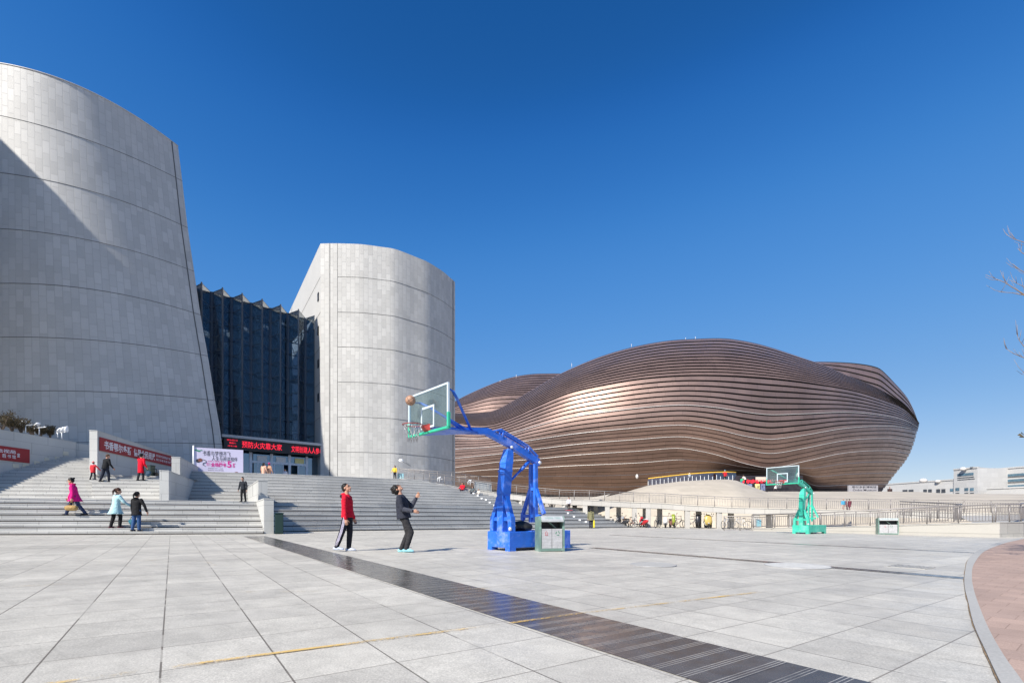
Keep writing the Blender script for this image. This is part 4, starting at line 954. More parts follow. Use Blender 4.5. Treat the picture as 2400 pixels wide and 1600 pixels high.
# museum texts
mb = MB(); q = P(1738, 1131.5, 84.2 * KM); place_text(mb, '鄂尔多斯博物馆欢迎您', q, V((1, 0.06, 0)), UP, 0, 11.2, -0.05, 0.85, 0.03)
mb.build('led_text', M['ledred'], ms, world=True, fix=False)
mb = MB(); q = sg + V((-1.75, -0.185, 0)); word('lettering', 'dark', mz, '鄂尔多斯博物馆', q, V((1, 0, 0)), UP, 0, 3.7, 0.56, 0.93, 0.01); word('lettering', 'dark', mz, 'Ordos', q, V((1, 0, 0)), UP, 0.1, 1.55, 0.14, 0.46, 0.01); word('lettering', 'dark', mz, 'Museum', q, V((1, 0, 0)), UP, 1.75, 3.7, 0.14, 0.46, 0.01)
# white poster on the platform
M['poster_w'] = plain('lilac_poster', (0.56, 0.53, 0.68), 0.6, var=0.03); M['pgreen'] = plain('poster_green', (0.03, 0.25, 0.14), 0.6); M['pmag'] = plain('poster_magenta', (0.60, 0.02, 0.25), 0.6); M['pbrown'] = plain('poster_brown', (0.20, 0.07, 0.05), 0.6)
pY = 36.9; a, b_ = P(453.5, 1103, pY), P(570, 1103, pY + 1.6); a.z = b_.z = Z2 - 0.12 if False else CZ + (HY - 1110) * pY / F
pr_ = (b_ - a); PW = pr_.length; pr_.normalize(); PH = CZ + (HY - 1047.5) * pY / F - a.z; pn = V((pr_.y, -pr_.x, 0))
ps = thing('poster', 'large pale poster advertising books, left of the glass entrance', 'poster', tuple(a))
mb = MB(); q = [a, b_, b_ + UP * PH, a + UP * PH]; q = [p for p in q]; mb.add(q + [p - pn * 0.06 for p in q], [(0, 1, 2, 3), (4, 5, 6, 7), (0, 1, 5, 4), (1, 2, 6, 5), (2, 3, 7, 6), (3, 0, 4, 7)]); mb.build('sheet', M['poster_w'], ps, world=True)
mb = MB(); mb.tube([a + pn * 0.03, a + pn * 0.03 + UP * (PH + 0.12)], 0.06, 6); mb.build('pole', M['whitep'], ps, world=True)
oo = a + pn * 0.012
mb = MB(); place_text(mb, '书香与梦想齐飞', oo, pr_, UP, PW * 0.18, PW * 0.74, PH * 0.70, PH * 0.90, 0.0); place_text(mb, '人生与阅读相伴', oo, pr_, UP, PW * 0.36, PW * 0.88, PH * 0.53, PH * 0.70, 0.0)
place_text(mb, '活动时间三月十二日起', oo, pr_, UP, PW * 0.28, PW * 0.58, PH * 0.22, PH * 0.26); place_text(mb, '地点图书馆一楼大厅新书展示', oo, pr_, UP, PW * 0.28, PW * 0.60, PH * 0.15, PH * 0.19)
for (x, y, rx, ry) in ((0.09, 0.50, 0.045, 0.055),): mb.add([oo + pr_ * (PW * x + PW * rx * math.cos(t * math.pi / 8)) + UP * (PH * y + PH * ry * 1.3 * math.sin(t * math.pi / 8)) for t in range(16)], [tuple(range(16))])
for pl_ in ([(0.17, 0.56), (0.24, 0.52), (0.25, 0.46), (0.19, 0.42), (0.18, 0.36), (0.23, 0.31)],): mb.tube([oo + pr_ * PW * x + UP * PH * y for x, y in pl_], 0.02, 4)
mb.build('dark_print', M['dark'], ps, world=True, fix=False)
oo = a + pn * 0.016
mb = MB(); place_text(mb, '全场图书', oo, pr_, UP, PW * 0.34, PW * 0.65, PH * 0.30, PH * 0.46, 0.03); place_text(mb, '5', oo, pr_, UP, PW * 0.67, PW * 0.76, PH * 0.29, PH * 0.54, 0.03); place_text(mb, '折', oo, pr_, UP, PW * 0.78, PW * 0.84, PH * 0.30, PH * 0.47, 0.03)
place_text(mb, '读者节特别活动', oo, pr_, UP, PW * 0.27, PW * 0.62, PH * 0.48, PH * 0.53, 0.0); place_text(mb, '仅限三天', oo, pr_, UP, PW * 0.25, PW * 0.33, PH * 0.32, PH * 0.45, 0.0); mb.build('magenta_print', M['pmag'], ps, world=True, fix=False)
mb = MB()
for (x, y, rx, ry) in ((0.05, 0.90, 0.03, 0.03), (0.10, 0.87, 0.035, 0.03), (0.15, 0.90, 0.03, 0.015)): mb.add([oo + pr_ * (PW * x + PW * rx * math.cos(t * math.pi / 6)) + UP * (PH * y + PH * ry * math.sin(t * math.pi / 6)) for t in range(12)], [tuple(range(12))])
mb.build('green_print', M['pgreen'], ps, world=True, fix=False)
mb = MB()
for (x, y, rx, ry) in ((0.13, 0.53, 0.045, 0.07), (0.86, 0.09, 0.05, 0.05), (0.76, 0.05, 0.06, 0.03)): mb.add([oo + pr_ * (PW * x + PW * rx * math.cos(t * math.pi / 8)) + UP * (PH * y + PH * ry * math.sin(t * math.pi / 8)) for t in range(16)], [tuple(range(16))])
mb.build('brown_print', M['pbrown'], ps, world=True, fix=False)
# ---------------------------------------------------------------- white buildings far right
M['bwhite'] = stone('white_building', (0.53, 0.525, 0.515), joints=(3.0, 2.0), uv=False, jcol=0.85, jw=0.05, var=0.06, rough=0.7); M['bwin'] = plain('building_glass', (0.10, 0.18, 0.24), 0.15, var=0.5, scale=0.3); M['bdark'] = plain('window_shade', (0.05, 0.055, 0.065), 0.4)
fbld = thing('office_building', 'white modern office building with strip windows far behind at the right', 'building', (240, 220, 0))
def slab(name, px0, Y0, px1, Y1, ytop0, zt_=None, depth=25):
    a, b_ = plan(px0, Y0), plan(px1, Y1); zt = zt_ or CZ + (HY - ytop0) * Y0 / F; d = (b_ - a).normalized(); n = V((-d.y, d.x)) * depth
    mb = MB(); mb.prism([a, b_, b_ + n, a + n], 0, zt); mb.build(name, M['bwhite'], fbld, world=True)
    rim = MB(); rim.beam(V((a.x, a.y, zt + 0.3)), V((b_.x, b_.y, zt + 0.3)), 0.6, 0.6); rim.build('parapet', M['bwhite'], fbld, world=True)
    return V((a.x, a.y, 0)), V((d.x, d.y, 0)), (b_ - a).length, V((d.y, -d.x, 0)), zt
def win(fr, px0, px1, y0, y1, mat_='bwin', pr=0.05, name='window'):
    a, d, L, n, zt = fr
    s0_, s1_ = s_at(px0, a, d), s_at(px1, a, d); q = a + d * s0_; zt_, zb_ = CZ + (HY - y0) * q.y / F, CZ + (HY - y1) * q.y / F
    c = a + d * (s0_ + s1_) / 2 + n * pr + UP * (zt_ + zb_) / 2
    mb = MB(); MM = Matrix((d, -n, UP)).transposed(); mb.box(c, (abs(s1_ - s0_), 0.3, zt_ - zb_), M=MM); return mb.build(name, M[mat_], fbld, world=True)
fr1 = slab('long_wing', 2040, 262, 2236, 221.5, 1138.0)
fr2 = slab('tower_block', 2235, 220.5, 2291, 210, 1101.5, depth=18)
fr2b = slab('tower_block', 2291.3, 210.5, 2326, 216, 1097.5, depth=1.5)
fr3 = slab('right_wing', 2325, 217, 2620, 178, 1101)
fr4 = slab('low_wing', 2312, 205, 2620, 172, 1146, depth=8)
for a_, b2 in ((2116, 2127), (2130, 2141), (2164.5, 2172.5), (2176, 2184), (2195, 2203.5), (2207, 2216)): win(fr1, a_, b2, 1147.5 - (a_ - 2116) * 0.02, 1154, 'bdark')
for a_ in (2228,): win(fr1, a_ - 1, a_ + 7.5, 1145, 1151, 'bwin')
for a_ in (2240, 2261, 2274): win(fr2, a_, a_ + 8.5, 1143, 1149.5, 'bwin'); win(fr2, a_, a_ + 8.5, 1154.5, 1160, 'bdark')
win(fr2, 2244.5, 2282, 1110, 1115.5); win(fr2, 2244.5, 2283, 1119, 1120.2, 'bdark'); win(fr2, 2244.5, 2285, 1123.5, 1124.6, 'bdark')
for k, y in enumerate((1112, 1118, 1132, 1138, 1145, 1152)): win(fr2b, 2299 if k < 2 else 2310, 2324, y, y + 3.0, 'bwin' if k % 2 else 'bdark')
for y in (1112.5, 1125, 1138.5):
    win(fr3, 2329, 2348, y, y + 5.0); win(fr3, 2358, 2420, y - 1.5, y + 4.0); win(fr3, 2440, 2560, y - 2, y + 3)
for y in (1120, 1132.5): win(fr3, 2328, 2600, y, y + 1.0, 'bdark')
for a_ in (2331, 2342.5, 2365.5, 2377.5): win(fr4, a_, a_ + 8, 1162, 1168, 'bdark')
for px, y, r_s in ((2164, 1126, 2.1), (2257, 1098.5, 1.6), (2198, 1127.5, 1.5)):
    mb = MB(); c = P(px, y, 228 if px < 2200 else 215); mb.ell(c, r_s * 0.8, r_s * 0.8, r_s * 0.55, 10); mb.build('satellite_dish', M['trim'], fbld, world=True)
mb = MB(); mb.beam(P(2276, 1094, 212), P(2293, 1094, 212), 1.2, 0.25); mb.beam(P(2281, 1097, 212), P(2281, 1094, 212), .3, .3); mb.beam(P(2289, 1097, 212), P(2289, 1094, 212), .3, .3); mb.build('roof_frame', M['grey'], fbld, world=True)
# ---------------------------------------------------------------- drain covers, manholes
def disc(name, label, cat, c, r, mat_, rim=True):
    t = thing(name, label, cat, tuple(c)); mb = MB(); n = 32
    mb.add([V((c.x + r * math.cos(2 * math.pi * k / n), c.y + r * math.sin(2 * math.pi * k / n), c.z + 0.012)) for k in range(n)], [tuple(range(n))]); mb.build('cover', mat_, t, world=True, fix=False)
    mb = MB(); mb.tube([V((c.x + r * math.cos(2 * math.pi * k / n), c.y + r * math.sin(2 * math.pi * k / n), c.z + 0.008)) for k in range(n)], 0.008, 5, closed=True); mb.build('rim', M['grey'], t, world=True)
disc('manhole_cover', 'round pale manhole cover in the paving right of the blue stand', 'manhole cover', G(1531, 1323.5), 0.42, M['kerb'])
M['pale'] = plain('pale_stone_patch', (0.56, 0.55, 0.51), 0.8, var=0.2)
disc('manhole_cover', 'wide pale round cover beside the thin dark paving band', 'manhole cover', G(1868, 1326), 0.55, M['pale'])
gt = thing('drain_cover', 'square paving drain cover with small holes at the right of the plaza', 'drain', tuple(G(2132, 1328)))
c = G(2132, 1328); mb = MB(); MMt = Matrix.Rotation(TA, 3, 'Z')
mb.box((c.x, c.y, c.z + 0.004), (0.62, 0.62, 0.012), M=MMt); mb.build('slab', M['kerb'], gt, world=True)
mb = MB()
for i in range(7):
    for j in range(7):
        if (i + j) % 2 == 0: mb.box(V((c.x, c.y, c.z + 0.011)) + MMt @ V(((i - 3) * 0.082, (j - 3) * 0.082, 0)), (0.04, 0.04, 0.004), M=MMt)
mb.build('drain_holes', M['black'], gt, world=True)
# ================================================================ BASKETBALL STANDS
def paint(name, col, wear=(0.35, 0.45, 0.8), amt=0.5):
    b = NB(name); p = b.obj(); c = b.mul(col, b.ramp(b.noise(p, 2.2, 5), [(0.3, 0.72), (0.7, 1.12)]))
    c = b.mix(b.math('MULTIPLY', b.n('RGBToBW', {0: b.ramp(b.noise(p, 3.0, 7, 0.7), [(0.52, 0.0), (0.68, 1.0)])}).outputs[0], amt), c, wear)
    c = b.mix(b.n('RGBToBW', {0: b.ramp(b.noise(p, 24, 4, 0.8), [(0.65, 0.0), (0.70, 0.8)])}).outputs[0], c, (0.10, 0.05, 0.03))
    b.set(Base_Color=c, Roughness=b.ramp(b.noise(p, 5, 3), [(0.3, 0.32), (0.7, 0.55)])); b.bump(b.noise(p, 14, 4), 0.12, 0.01); return b.m
M['blue'] = paint('blue_paint', (0.022, 0.145, 0.66), (0.24, 0.32, 0.76), 0.8); M['turq'] = paint('turquoise_paint', (0.045, 0.50, 0.36), (0.25, 0.56, 0.46), 0.6)
M['pad'] = plain('green_padding', (0.03, 0.46, 0.28), 0.55, var=0.15); M['rimred'] = plain('rim_red', (0.30, 0.035, 0.025), 0.5, var=0.3); M['brk'] = plain('bracket_red', (0.45, 0.05, 0.04), 0.5, var=0.2)
M['fr'] = plain('backboard_frame', (0.62, 0.72, 0.76), 0.4, 0.2, var=0.08); M['chain'] = plain('steel_chain', (0.45, 0.45, 0.46), 0.4, 0.7); M['bolt'] = plain('bolt_cap', (0.7, 0.7, 0.7), 0.3, 0.5)
b = NB('board_glass'); tr = b.n('BsdfTransparent', {'Color': (0.76, 0.85, 0.85, 1)}); gl_ = b.n('BsdfGlossy', {'Color': (0.7, 0.8, 0.85, 1), 'Roughness': 0.06}); df = b.n('BsdfDiffuse', {'Color': (0.30, 0.38, 0.38, 1)})
m1 = b.n('MixShader', {0: 0.10}); b.link(tr.outputs[0], m1.inputs[1]); b.link(gl_.outputs[0], m1.inputs[2]); m2 = b.n('MixShader', {0: b.n('RGBToBW', {0: b.ramp(b.noise(b.obj(), 1.6, 5), [(0.35, 0.04), (0.7, 0.12)])}).outputs[0]}); b.link(m1.outputs[0], m2.inputs[1]); b.link(df.outputs[0], m2.inputs[2]); b.link(m2.outputs[0], b.out.inputs[0]); M['bglass'] = b.m
def stand(label, loc, rz, pm, nets=True):
    t = thing('basketball_stand', label, 'basketball stand', loc, rz, 'basketball stands')
    X = V((1, 0, 0)); Yv = V((0, 1, 0))
    mb = MB(); mb.bbox((0, 0, 0.30), (2.30, 0.93, 0.42), 0.008, mi=0)
    for sx in (-1, 1):
        for sy in (-1, 1): mb.bbox((sx * 1.04, sy * 0.375, 0.05), (0.22, 0.18, 0.10), 0.004)
    for s_ in (-0.4, 0.35): mb.box((s_, 0, 0.515), (0.012, 0.93, 0.012))
    base = mb.build('base', M[pm], t)
    mb = MB(); mb.loft([(V((1.0, 0, 0.50)), Yv, 0.155, 0.155), (V((0.97, 0, 1.5)), Yv, 0.185, 0.185), (V((0.86, 0, 2.35)), Yv, 0.185, 0.175), (V((0.79, 0, 2.74)), Yv, 0.12, 0.10)], 4)
    # turn the square section so flat faces look sideways
    mb2 = MB(); 
    for (p0, p1, w0_, w1_) in (((0.99, 0.5), (0.965, 1.5), 0.23, 0.27), ((0.965, 1.5), (0.88, 2.32), 0.27, 0.27), ((0.88, 2.32), (0.79, 2.72), 0.27, 0.20)):
        a, b_ = V((p0[0], 0, p0[1])), V((p1[0], 0, p1[1])); r0 = [a + V((x * w0_ / 2, y * w0_ / 2, 0)) for x, y in ((-1, -1), (1, -1), (1, 1), (-1, 1))]; r1 = [b_ + V((x * w1_ / 2 * .9, y * w1_ / 2, 0)) for x, y in ((-1, -1), (1, -1), (1, 1), (-1, 1))]
        mb2.add(r0 + r1, [(0, 1, 5, 4), (1, 2, 6, 5), (2, 3, 7, 6), (3, 0, 4, 7), (0, 1, 2, 3), (4, 5, 6, 7)])
    mb2.build('front_column', M[pm], t)
    for sy in (-1, 1):
        mb = MB(); mb.beam((0.99, sy * 0.13, 1.42), (1.01, sy * 0.36, 0.86), 0.13, 0.13, up=X); mb.beam((1.01, sy * 0.37, 0.90), (1.01, sy * 0.38, 0.50), 0.14, 0.14, up=X); mb.build('side_brace', M[pm], t)
        mb = MB(); mb.beam((0.90, sy * 0.13, 1.40), (0.50, sy * 0.34, 0.50), 0.09, 0.09, up=X) if False else mb.beam((1.01, sy * 0.12, 0.84), (1.01, sy * 0.36, 0.84), 0.10, 0.10); mb.build('cross_bar', M[pm], t)
    for z, s_ in ((2.12, .91), (1.30, .985)):
        mb = MB(); mb.box((s_, 0, z), (0.285, 0.285, 0.05)); mb.build('column_band', M[pm], t)
    mb = MB(); mb.ell((1.09, 0.465 - 0.05, 0.58), 0.05, 0.05, 0.06, 10); mb.ell((0.79, 0.13, 2.76), 0.045, 0.05, 0.045, 10); mb.ell((-0.24, 0.14, 2.42), 0.05, 0.05, 0.05, 10); mb.build('bolt', M['bolt'], t)
    for sy in (-1, 1):
        mb = MB(); mb.beam((-0.12, sy * 0.10, 0.74), (-0.12, sy * 0.09, 2.38), 0.105, 0.085, up=Yv); mb.build('rear_post', M[pm], t)
        mb = MB(); mb.beam((-0.12, sy * 0.12, 1.68), (-0.12, sy * 0.43, 0.98), 0.085, 0.085, up=X)
        if sy < 0: mb.beam((-0.12, -0.43, 1.0), (-0.12, -0.44, 0.80), 0.10, 0.10, up=X); mb.tube([(-0.12, -0.44, 0.8), (-0.12, -0.44, 0.52)], 0.03, 8)
        mb.build('rear_brace', M[pm], t)
    mb = MB(); mb.beam((-0.12, -0.42, 0.92), (-0.12, 0.30, 0.92), 0.09, 0.09); mb.beam((-0.12, -0.10, 1.68), (-0.12, 0.10, 1.68), 0.10, 0.08); mb.build('cross_bar', M[pm], t)
    mb = MB(); mb.tube([(0.83, 0, 1.78), (0.05, 0, 2.44)], 0.035, 8); mb.tube([(0.35, 0, 2.185), (0.05, 0, 2.44)], 0.05, 8); mb.build('strut', M[pm], t)
    mb = MB(); ar = [(-0.30, 2.44), (0.75, 2.86), (1.55, 3.11), (3.12, 2.98)]; hh = [0.19, 0.19, 0.17, 0.10]; ww = [0.16, 0.16, 0.16, 0.16]
    rows = []
    for (s_, z), h_, w_ in zip(ar, hh, ww): rows.append([V((s_, -w_ / 2, z - h_ / 2)), V((s_, w_ / 2, z - h_ / 2)), V((s_, w_ / 2, z + h_ / 2)), V((s_, -w_ / 2, z + h_ / 2))])
    mb.grid(rows, smooth=False, closed=True); mb.add(rows[0], [(0, 1, 2, 3)]); mb.add(rows[-1], [(0, 1, 2, 3)])
    mb.build('main_arm', M[pm], t)
    mb = MB(); mb.add([V((1.9, 0.10, 3.02)), V((1.9, -0.10, 3.02)), V((3.2, -0.62, 2.90)), V((3.2, 0.62, 2.90)), V((1.9, 0.10, 3.06)), V((1.9, -0.10, 3.06)), V((3.2, -0.62, 2.95)), V((3.2, 0.62, 2.95))], [(0, 1, 2, 3), (4, 5, 6, 7), (0, 1, 5, 4), (1, 2, 6, 5), (2, 3, 7, 6), (3, 0, 4, 7)]); mb.build('arm_plate', M[pm], t)
    for sy in (-1, 1):
        mb = MB(); mb.tube([(1.35, sy * 0.07, 3.13), (1.12, sy * 0.07, 3.20), (0.15, sy * 0.07, 2.86), (-0.22, sy * 0.07, 2.60)], 0.032, 6, smooth=False)
        for s_, z0_, z1_ in ((1.05, 2.98, 3.17), (0.12, 2.66, 2.85)): mb.tube([(s_, sy * 0.07, z0_), (s_, sy * 0.07, z1_)], 0.026, 6)
        mb.build('upper_rail', M[pm], t)
        mb = MB(); mb.tube([(3.20, sy * 0.82, 3.76), (3.06, sy * 0.74, 3.74)], 0.02, 6); mb.tube([(3.08, sy * 0.75, 3.745), (2.86, sy * 0.60, 3.64), (2.80, sy * 0.56, 3.58), (2.08, sy * 0.06, 3.08)], 0.034, 8); mb.build('board_stay', M[pm], t)
        mb = MB(); mb.tube([(3.22, sy * 0.70, 3.12), (3.0, sy * 0.52, 3.12), (2.35, sy * 0.06, 3.04)], 0.034, 6); mb.build('board_stay', M[pm], t)
    xb = 3.29; bo = MB(); bo.box((xb, 0, 3.375), (0.012, 1.72, 0.95)); bb = bo.build('backboard', M['bglass'], t)
    mb = MB()
    for sy in (-1, 1): mb.bbox((xb, sy * 0.88, 3.52), (0.05, 0.045, 0.70), 0.004)
    mb.bbox((xb, 0, 3.868), (0.05, 1.80, 0.045), 0.004); mb.build('board_frame', M['fr'], bb)
    mb = MB(); mb.bbox((xb, 0, 2.888), (0.075, 1.85, 0.06), 0.01)
    for sy in (-1, 1): mb.bbox((xb, sy * 0.895, 3.05), (0.075, 0.06, 0.36), 0.01)
    mb.build('padding', M['pad'], bb)
    mb = MB()
    for sy in (-1, 1): mb.box((xb + 0.008, sy * 0.275, 3.245), (0.008, 0.05, 0.42))
    mb.box((xb + 0.008, 0, 3.48), (0.008, 0.60, 0.05)); mb.box((xb + 0.008, 0, 3.01), (0.008, 0.60, 0.05)); mb.build('target_square', M['fr'], bb)
    mb = MB(); rc = V((xb + 0.40, 0, 3.02)); mb.tube([rc + V((0.228 * math.cos(a * math.pi / 16), 0.228 * math.sin(a * math.pi / 16), 0)) for a in range(32)], 0.011, 8, closed=True); rim = mb.build('rim', M['rimred'], t)
    mb = MB(); mb.add([V((xb + 0.01, -0.12, 3.08)), V((xb + 0.01, 0.12, 3.08)), V((xb + 0.01, 0.12, 2.90)), V((xb + 0.01, -0.12, 2.90)), V((xb + 0.18, -0.06, 3.03)), V((xb + 0.18, 0.06, 3.03)), V((xb + 0.16, 0.05, 2.99)), V((xb + 0.16, -0.05, 2.99))], [(0, 1, 2, 3), (4, 5, 6, 7), (0, 1, 5, 4), (1, 2, 6, 5), (2, 3, 7, 6), (3, 0, 4, 7)]); mb.build('bracket', M['brk'], rim)
    mb = MB()
    for k in range(12):
        a0 = k * math.pi / 6
        for sgn in (-1, 1):
            pts = []
            for q_ in range(4):
                rr = [0.225, 0.165, 0.125, 0.115][q_]; zz = [0, -0.13, -0.26, -0.39][q_]; aa = a0 + sgn * q_ * math.pi / 12
                pts.append(rc + V((rr * math.cos(aa), rr * math.sin(aa), zz)))
            mb.tube(pts, 0.005, 4)
    mb.build('chain_net', M['chain'], rim)
    return t
O1 = V((0.51, 13.56, gz(0.51, 13.56))); s1_ = stand('near blue basketball stand with a see-through backboard and red rim', tuple(O1), math.atan2(-0.65, -0.76), 'blue')
O2 = V((18.15, 29.5, gz(18.15, 29.5))); stand('turquoise basketball stand standing farther off before the low ramp', tuple(O2), math.atan2(-0.571, -0.821), 'turq')
mb = MB(); bp = P(962, 938, 11.45); mb.ell((0, 0, 0), 0.121, 0.121, 0.121, 28)
def ball_mat():
    b = NB('worn_leather'); p = b.obj(); c = b.mul((0.42, 0.235, 0.15), b.ramp(b.noise(p, 12, 4), [(0.3, 0.75), (0.7, 1.15)]))
    s = b.n('SeparateXYZ', {0: p}); l = None
    for e in (b.math('ABSOLUTE', s.outputs[0]), b.math('ABSOLUTE', s.outputs[2]), b.math('ABSOLUTE', b.math('SUBTRACT', b.math('ABSOLUTE', s.outputs[1]), b.math('ADD', 0.045, b.math('MULTIPLY', b.math('MULTIPLY', s.outputs[2], s.outputs[2]), 3.0))))):
        k = b.math('LESS_THAN', e, 0.0045); l = k if l is None else b.math('MAXIMUM', l, k)
    b.set(Base_Color=b.mix(l, c, (0.03, 0.02, 0.02)), Roughness=0.6); b.bump(b.noise(p, 150, 2), 0.3, 0.003); return b.m
ball = mb.build('basketball', ball_mat()); ball.location = bp; ball.rotation_euler = (0.5, 0.9, 0.3); tag(ball, 'worn brown basketball in the air by the near backboard', 'basketball')
# bag lying on the base of the blue stand
mb = MB(); f_ = V((-0.76, -0.65, 0)); w_ = V((0.65, -0.76, 0)); c = O1 + f_ * 0.45 + w_ * 0.1 + UP * 0.64
mb.ell(c, 0.30, 0.17, 0.15, 16); mb.ell(c + V((0.12, 0, -0.02)), 0.22, 0.16, 0.13, 14); tag(mb.build('bag', M['black'], remesh=0.02, smooth_it=3), 'black bag lying on the base of the blue stand', 'bag')
# ================================================================ BINS
M['bgreen'] = paint('worn_bin_green', (0.16, 0.255, 0.215), (0.34, 0.42, 0.38), 0.85); M['bgrey'] = plain('bin_light_metal', (0.50, 0.52, 0.52), 0.5, 0.2, var=0.15, scale=10)
b = NB('perforated_panel'); p_ = b.obj(); s_ = b.n('SeparateXYZ', {0: p_})
dx = b.math('LESS_THAN', b.math('FRACT', b.math('MULTIPLY', s_.outputs[0], 42)), 0.42); dz = b.math('LESS_THAN', b.math('FRACT', b.math('MULTIPLY', s_.outputs[2], 26)), 0.62)
b.set(Base_Color=b.mix(b.math('MULTIPLY', b.math('MULTIPLY', dx, dz), 0.7), b.mul((0.52, 0.52, 0.53), b.ramp(b.noise(p_, 9, 5), [(0.3, 0.75), (0.7, 1.05)])), (0.10, 0.10, 0.11)), Roughness=0.5); M['perf'] = b.m
M['symr'] = plain('symbol_red', (0.45, 0.08, 0.10), 0.6); M['symg'] = plain('symbol_green', (0.03, 0.20, 0.10), 0.6); M['hoodtxt'] = plain('hood_lettering', (0.30, 0.48, 0.42), 0.6)
def bin_(label, loc, rz, w_=0.64, d=0.40, h=0.92, dark=False):
    t = thing('litter_bin', label, 'litter bin', loc, rz); g_ = 'bgreen'
    for sx in (-1, 1):
        mb = MB(); pr = [(0, 0.0), (d, 0.0), (d, h - 0.02), (0.05, h), (0.0, h - 0.10), (0.02, h - 0.28), (0.0, h - 0.32)]
        x0 = sx * w_ / 2; mb.add([V((x0 - 0.025, y, z)) for y, z in pr] + [V((x0 + 0.025, y, z)) for y, z in pr], [tuple(range(7)), tuple(range(7, 14))[::-1]] + [(i, (i + 1) % 7, 7 + (i + 1) % 7, 7 + i) for i in range(7)]); mb.build('side_panel', M[g_], t)
    mb = MB(); mb.bbox((0, d - 0.02, h / 2), (w_ - 0.05, 0.03, h - 0.08), 0.004); mb.build('back_panel', M[g_], t)
    mb = MB(); mb.box((0, d / 2, 0.04), (w_ - 0.05, d - 0.04, 0.04)); mb.box((0, 0.02, 0.045), (w_ - 0.05, 0.03, 0.07)); mb.build('bottom_panel', M[g_], t)
    for sx in (-1, 1):
        mb = MB(); mb.bbox((sx * (w_ - 0.06) / 4, 0.03, 0.33), ((w_ - 0.06) / 2 - 0.012, 0.03, 0.52), 0.004); o = mb.build('door', M['perf'], t)
    mb = MB(); wi = w_ / 2 - 0.026
    mb.add([V((-wi, 0.06, h + .002)), V((wi, 0.06, h + .002)), V((wi, -0.06, h - 0.10)), V((-wi, -0.06, h - 0.10)), V((-wi, -0.06, h - 0.15)), V((wi, -0.06, h - 0.15)), V((wi, 0.10, h - 0.12)), V((-wi, 0.10, h - 0.12))], [(0, 1, 2, 3), (3, 2, 5, 4), (4, 5, 6, 7), (7, 6, 1, 0), (0, 3, 4, 7), (1, 2, 5, 6)])
    mb.box((0, 0.22, h - 0.02), (w_ - 0.055, d - 0.12, 0.03)); hood = mb.build('hood', M['bgrey'], t)
    mb = MB(); uu = V((0, 0.12, 0.10)).normalized(); place_text(mb, '不可回收物  可回收物', V((-wi, -0.062, h - 0.098)) + V((0, -0.003, 0.004)), V((1, 0, 0)), uu, 0.10, 2 * wi - 0.08, 0.035, 0.105, 0.0); mb.build('lettering', M['hoodtxt'], hood, fix=False)
    mb = MB(); mb.box((0, 0.25, 0.70), (w_ - 0.06, 0.02, 0.22)); mb.build('liner', M['black'], t)
    mb = MB(); mb.beam((-0.10, 0.06, 0.78), (0.14, 0.14, 0.60), 0.07, 0.02); mb.build('flap', M[g_], t)
    mb = MB(); c = V((0.155, 0.012, 0.47))
    for k in range(3):
        a0 = math.pi / 2 + k * 2 * math.pi / 3; p0 = c + V((0.05 * math.cos(a0 + 0.5), 0, 0.05 * math.sin(a0 + 0.5))); p1 = c + V((0.05 * math.cos(a0 + 1.6), 0, 0.05 * math.sin(a0 + 1.6))); mb.beam(p0, p1, 0.016, 0.004, up=V((0, 1, 0)))
        d_ = (p1 - p0).normalized(); n_ = V((-d_.z, 0, d_.x)); mb.add([p1 + n_ * 0.018, p1 - n_ * 0.018, p1 + d_ * 0.022], [(0, 1, 2)])
    mb.build('recycling_mark', M['symg'], t)
    mb = MB(); c = V((-0.155, 0.012, 0.47)); pl_ = [(-0.018, -0.05), (-0.018, 0.0), (-0.04, 0.0), (0, 0.06), (0.04, 0.0), (0.018, 0.0), (0.018, -0.05)]
    mb.tube([c + V((x, 0, z)) for x, z in pl_], 0.006, 4, smooth=False); mb.tube([c + V((0.045 * math.cos(a), 0, 0.045 * math.sin(a) - 0.01)) for a in [math.pi * (1.15 + 0.7 * k / 6) for k in range(7)]], 0.005, 4); mb.build('waste_mark', M['symr'], t)
    return t
g1 = G(1267, 1292.3); bin_('weathered green and grey double litter bin beside the blue stand', tuple(g1 + V((0.31, 0.10, 0))), R(15))
g2 = G(2084, 1252); bin_('green and grey litter bin in front of the low white ramp wall', tuple(g2 + V((0, 0.05, 0))), R(-22), w_=0.95, d=0.5, h=0.98)
g3 = G(648, 1250.8); t = thing('litter_bin', 'dark green box bin in the shade against the granite pier', 'litter bin', tuple(g3))
M['dkgreen'] = plain('dark_green_metal', (0.006, 0.028, 0.024), 0.5)
mb = MB(); mb.bbox(g3 + V((0, 0.25, 0.47)), (0.36, 0.45, 0.92), 0.02, rz=R(25)); mb.build('bin_body', M['dkgreen'], t, world=True)
mb = MB(); mb.bbox(g3 + V((0, 0.25, 0.955)), (0.40, 0.49, 0.04), 0.01, rz=R(25)); mb.build('lid', M['dkgreen'], t, world=True)
def top_at(px, py):
    return hit(px, py)
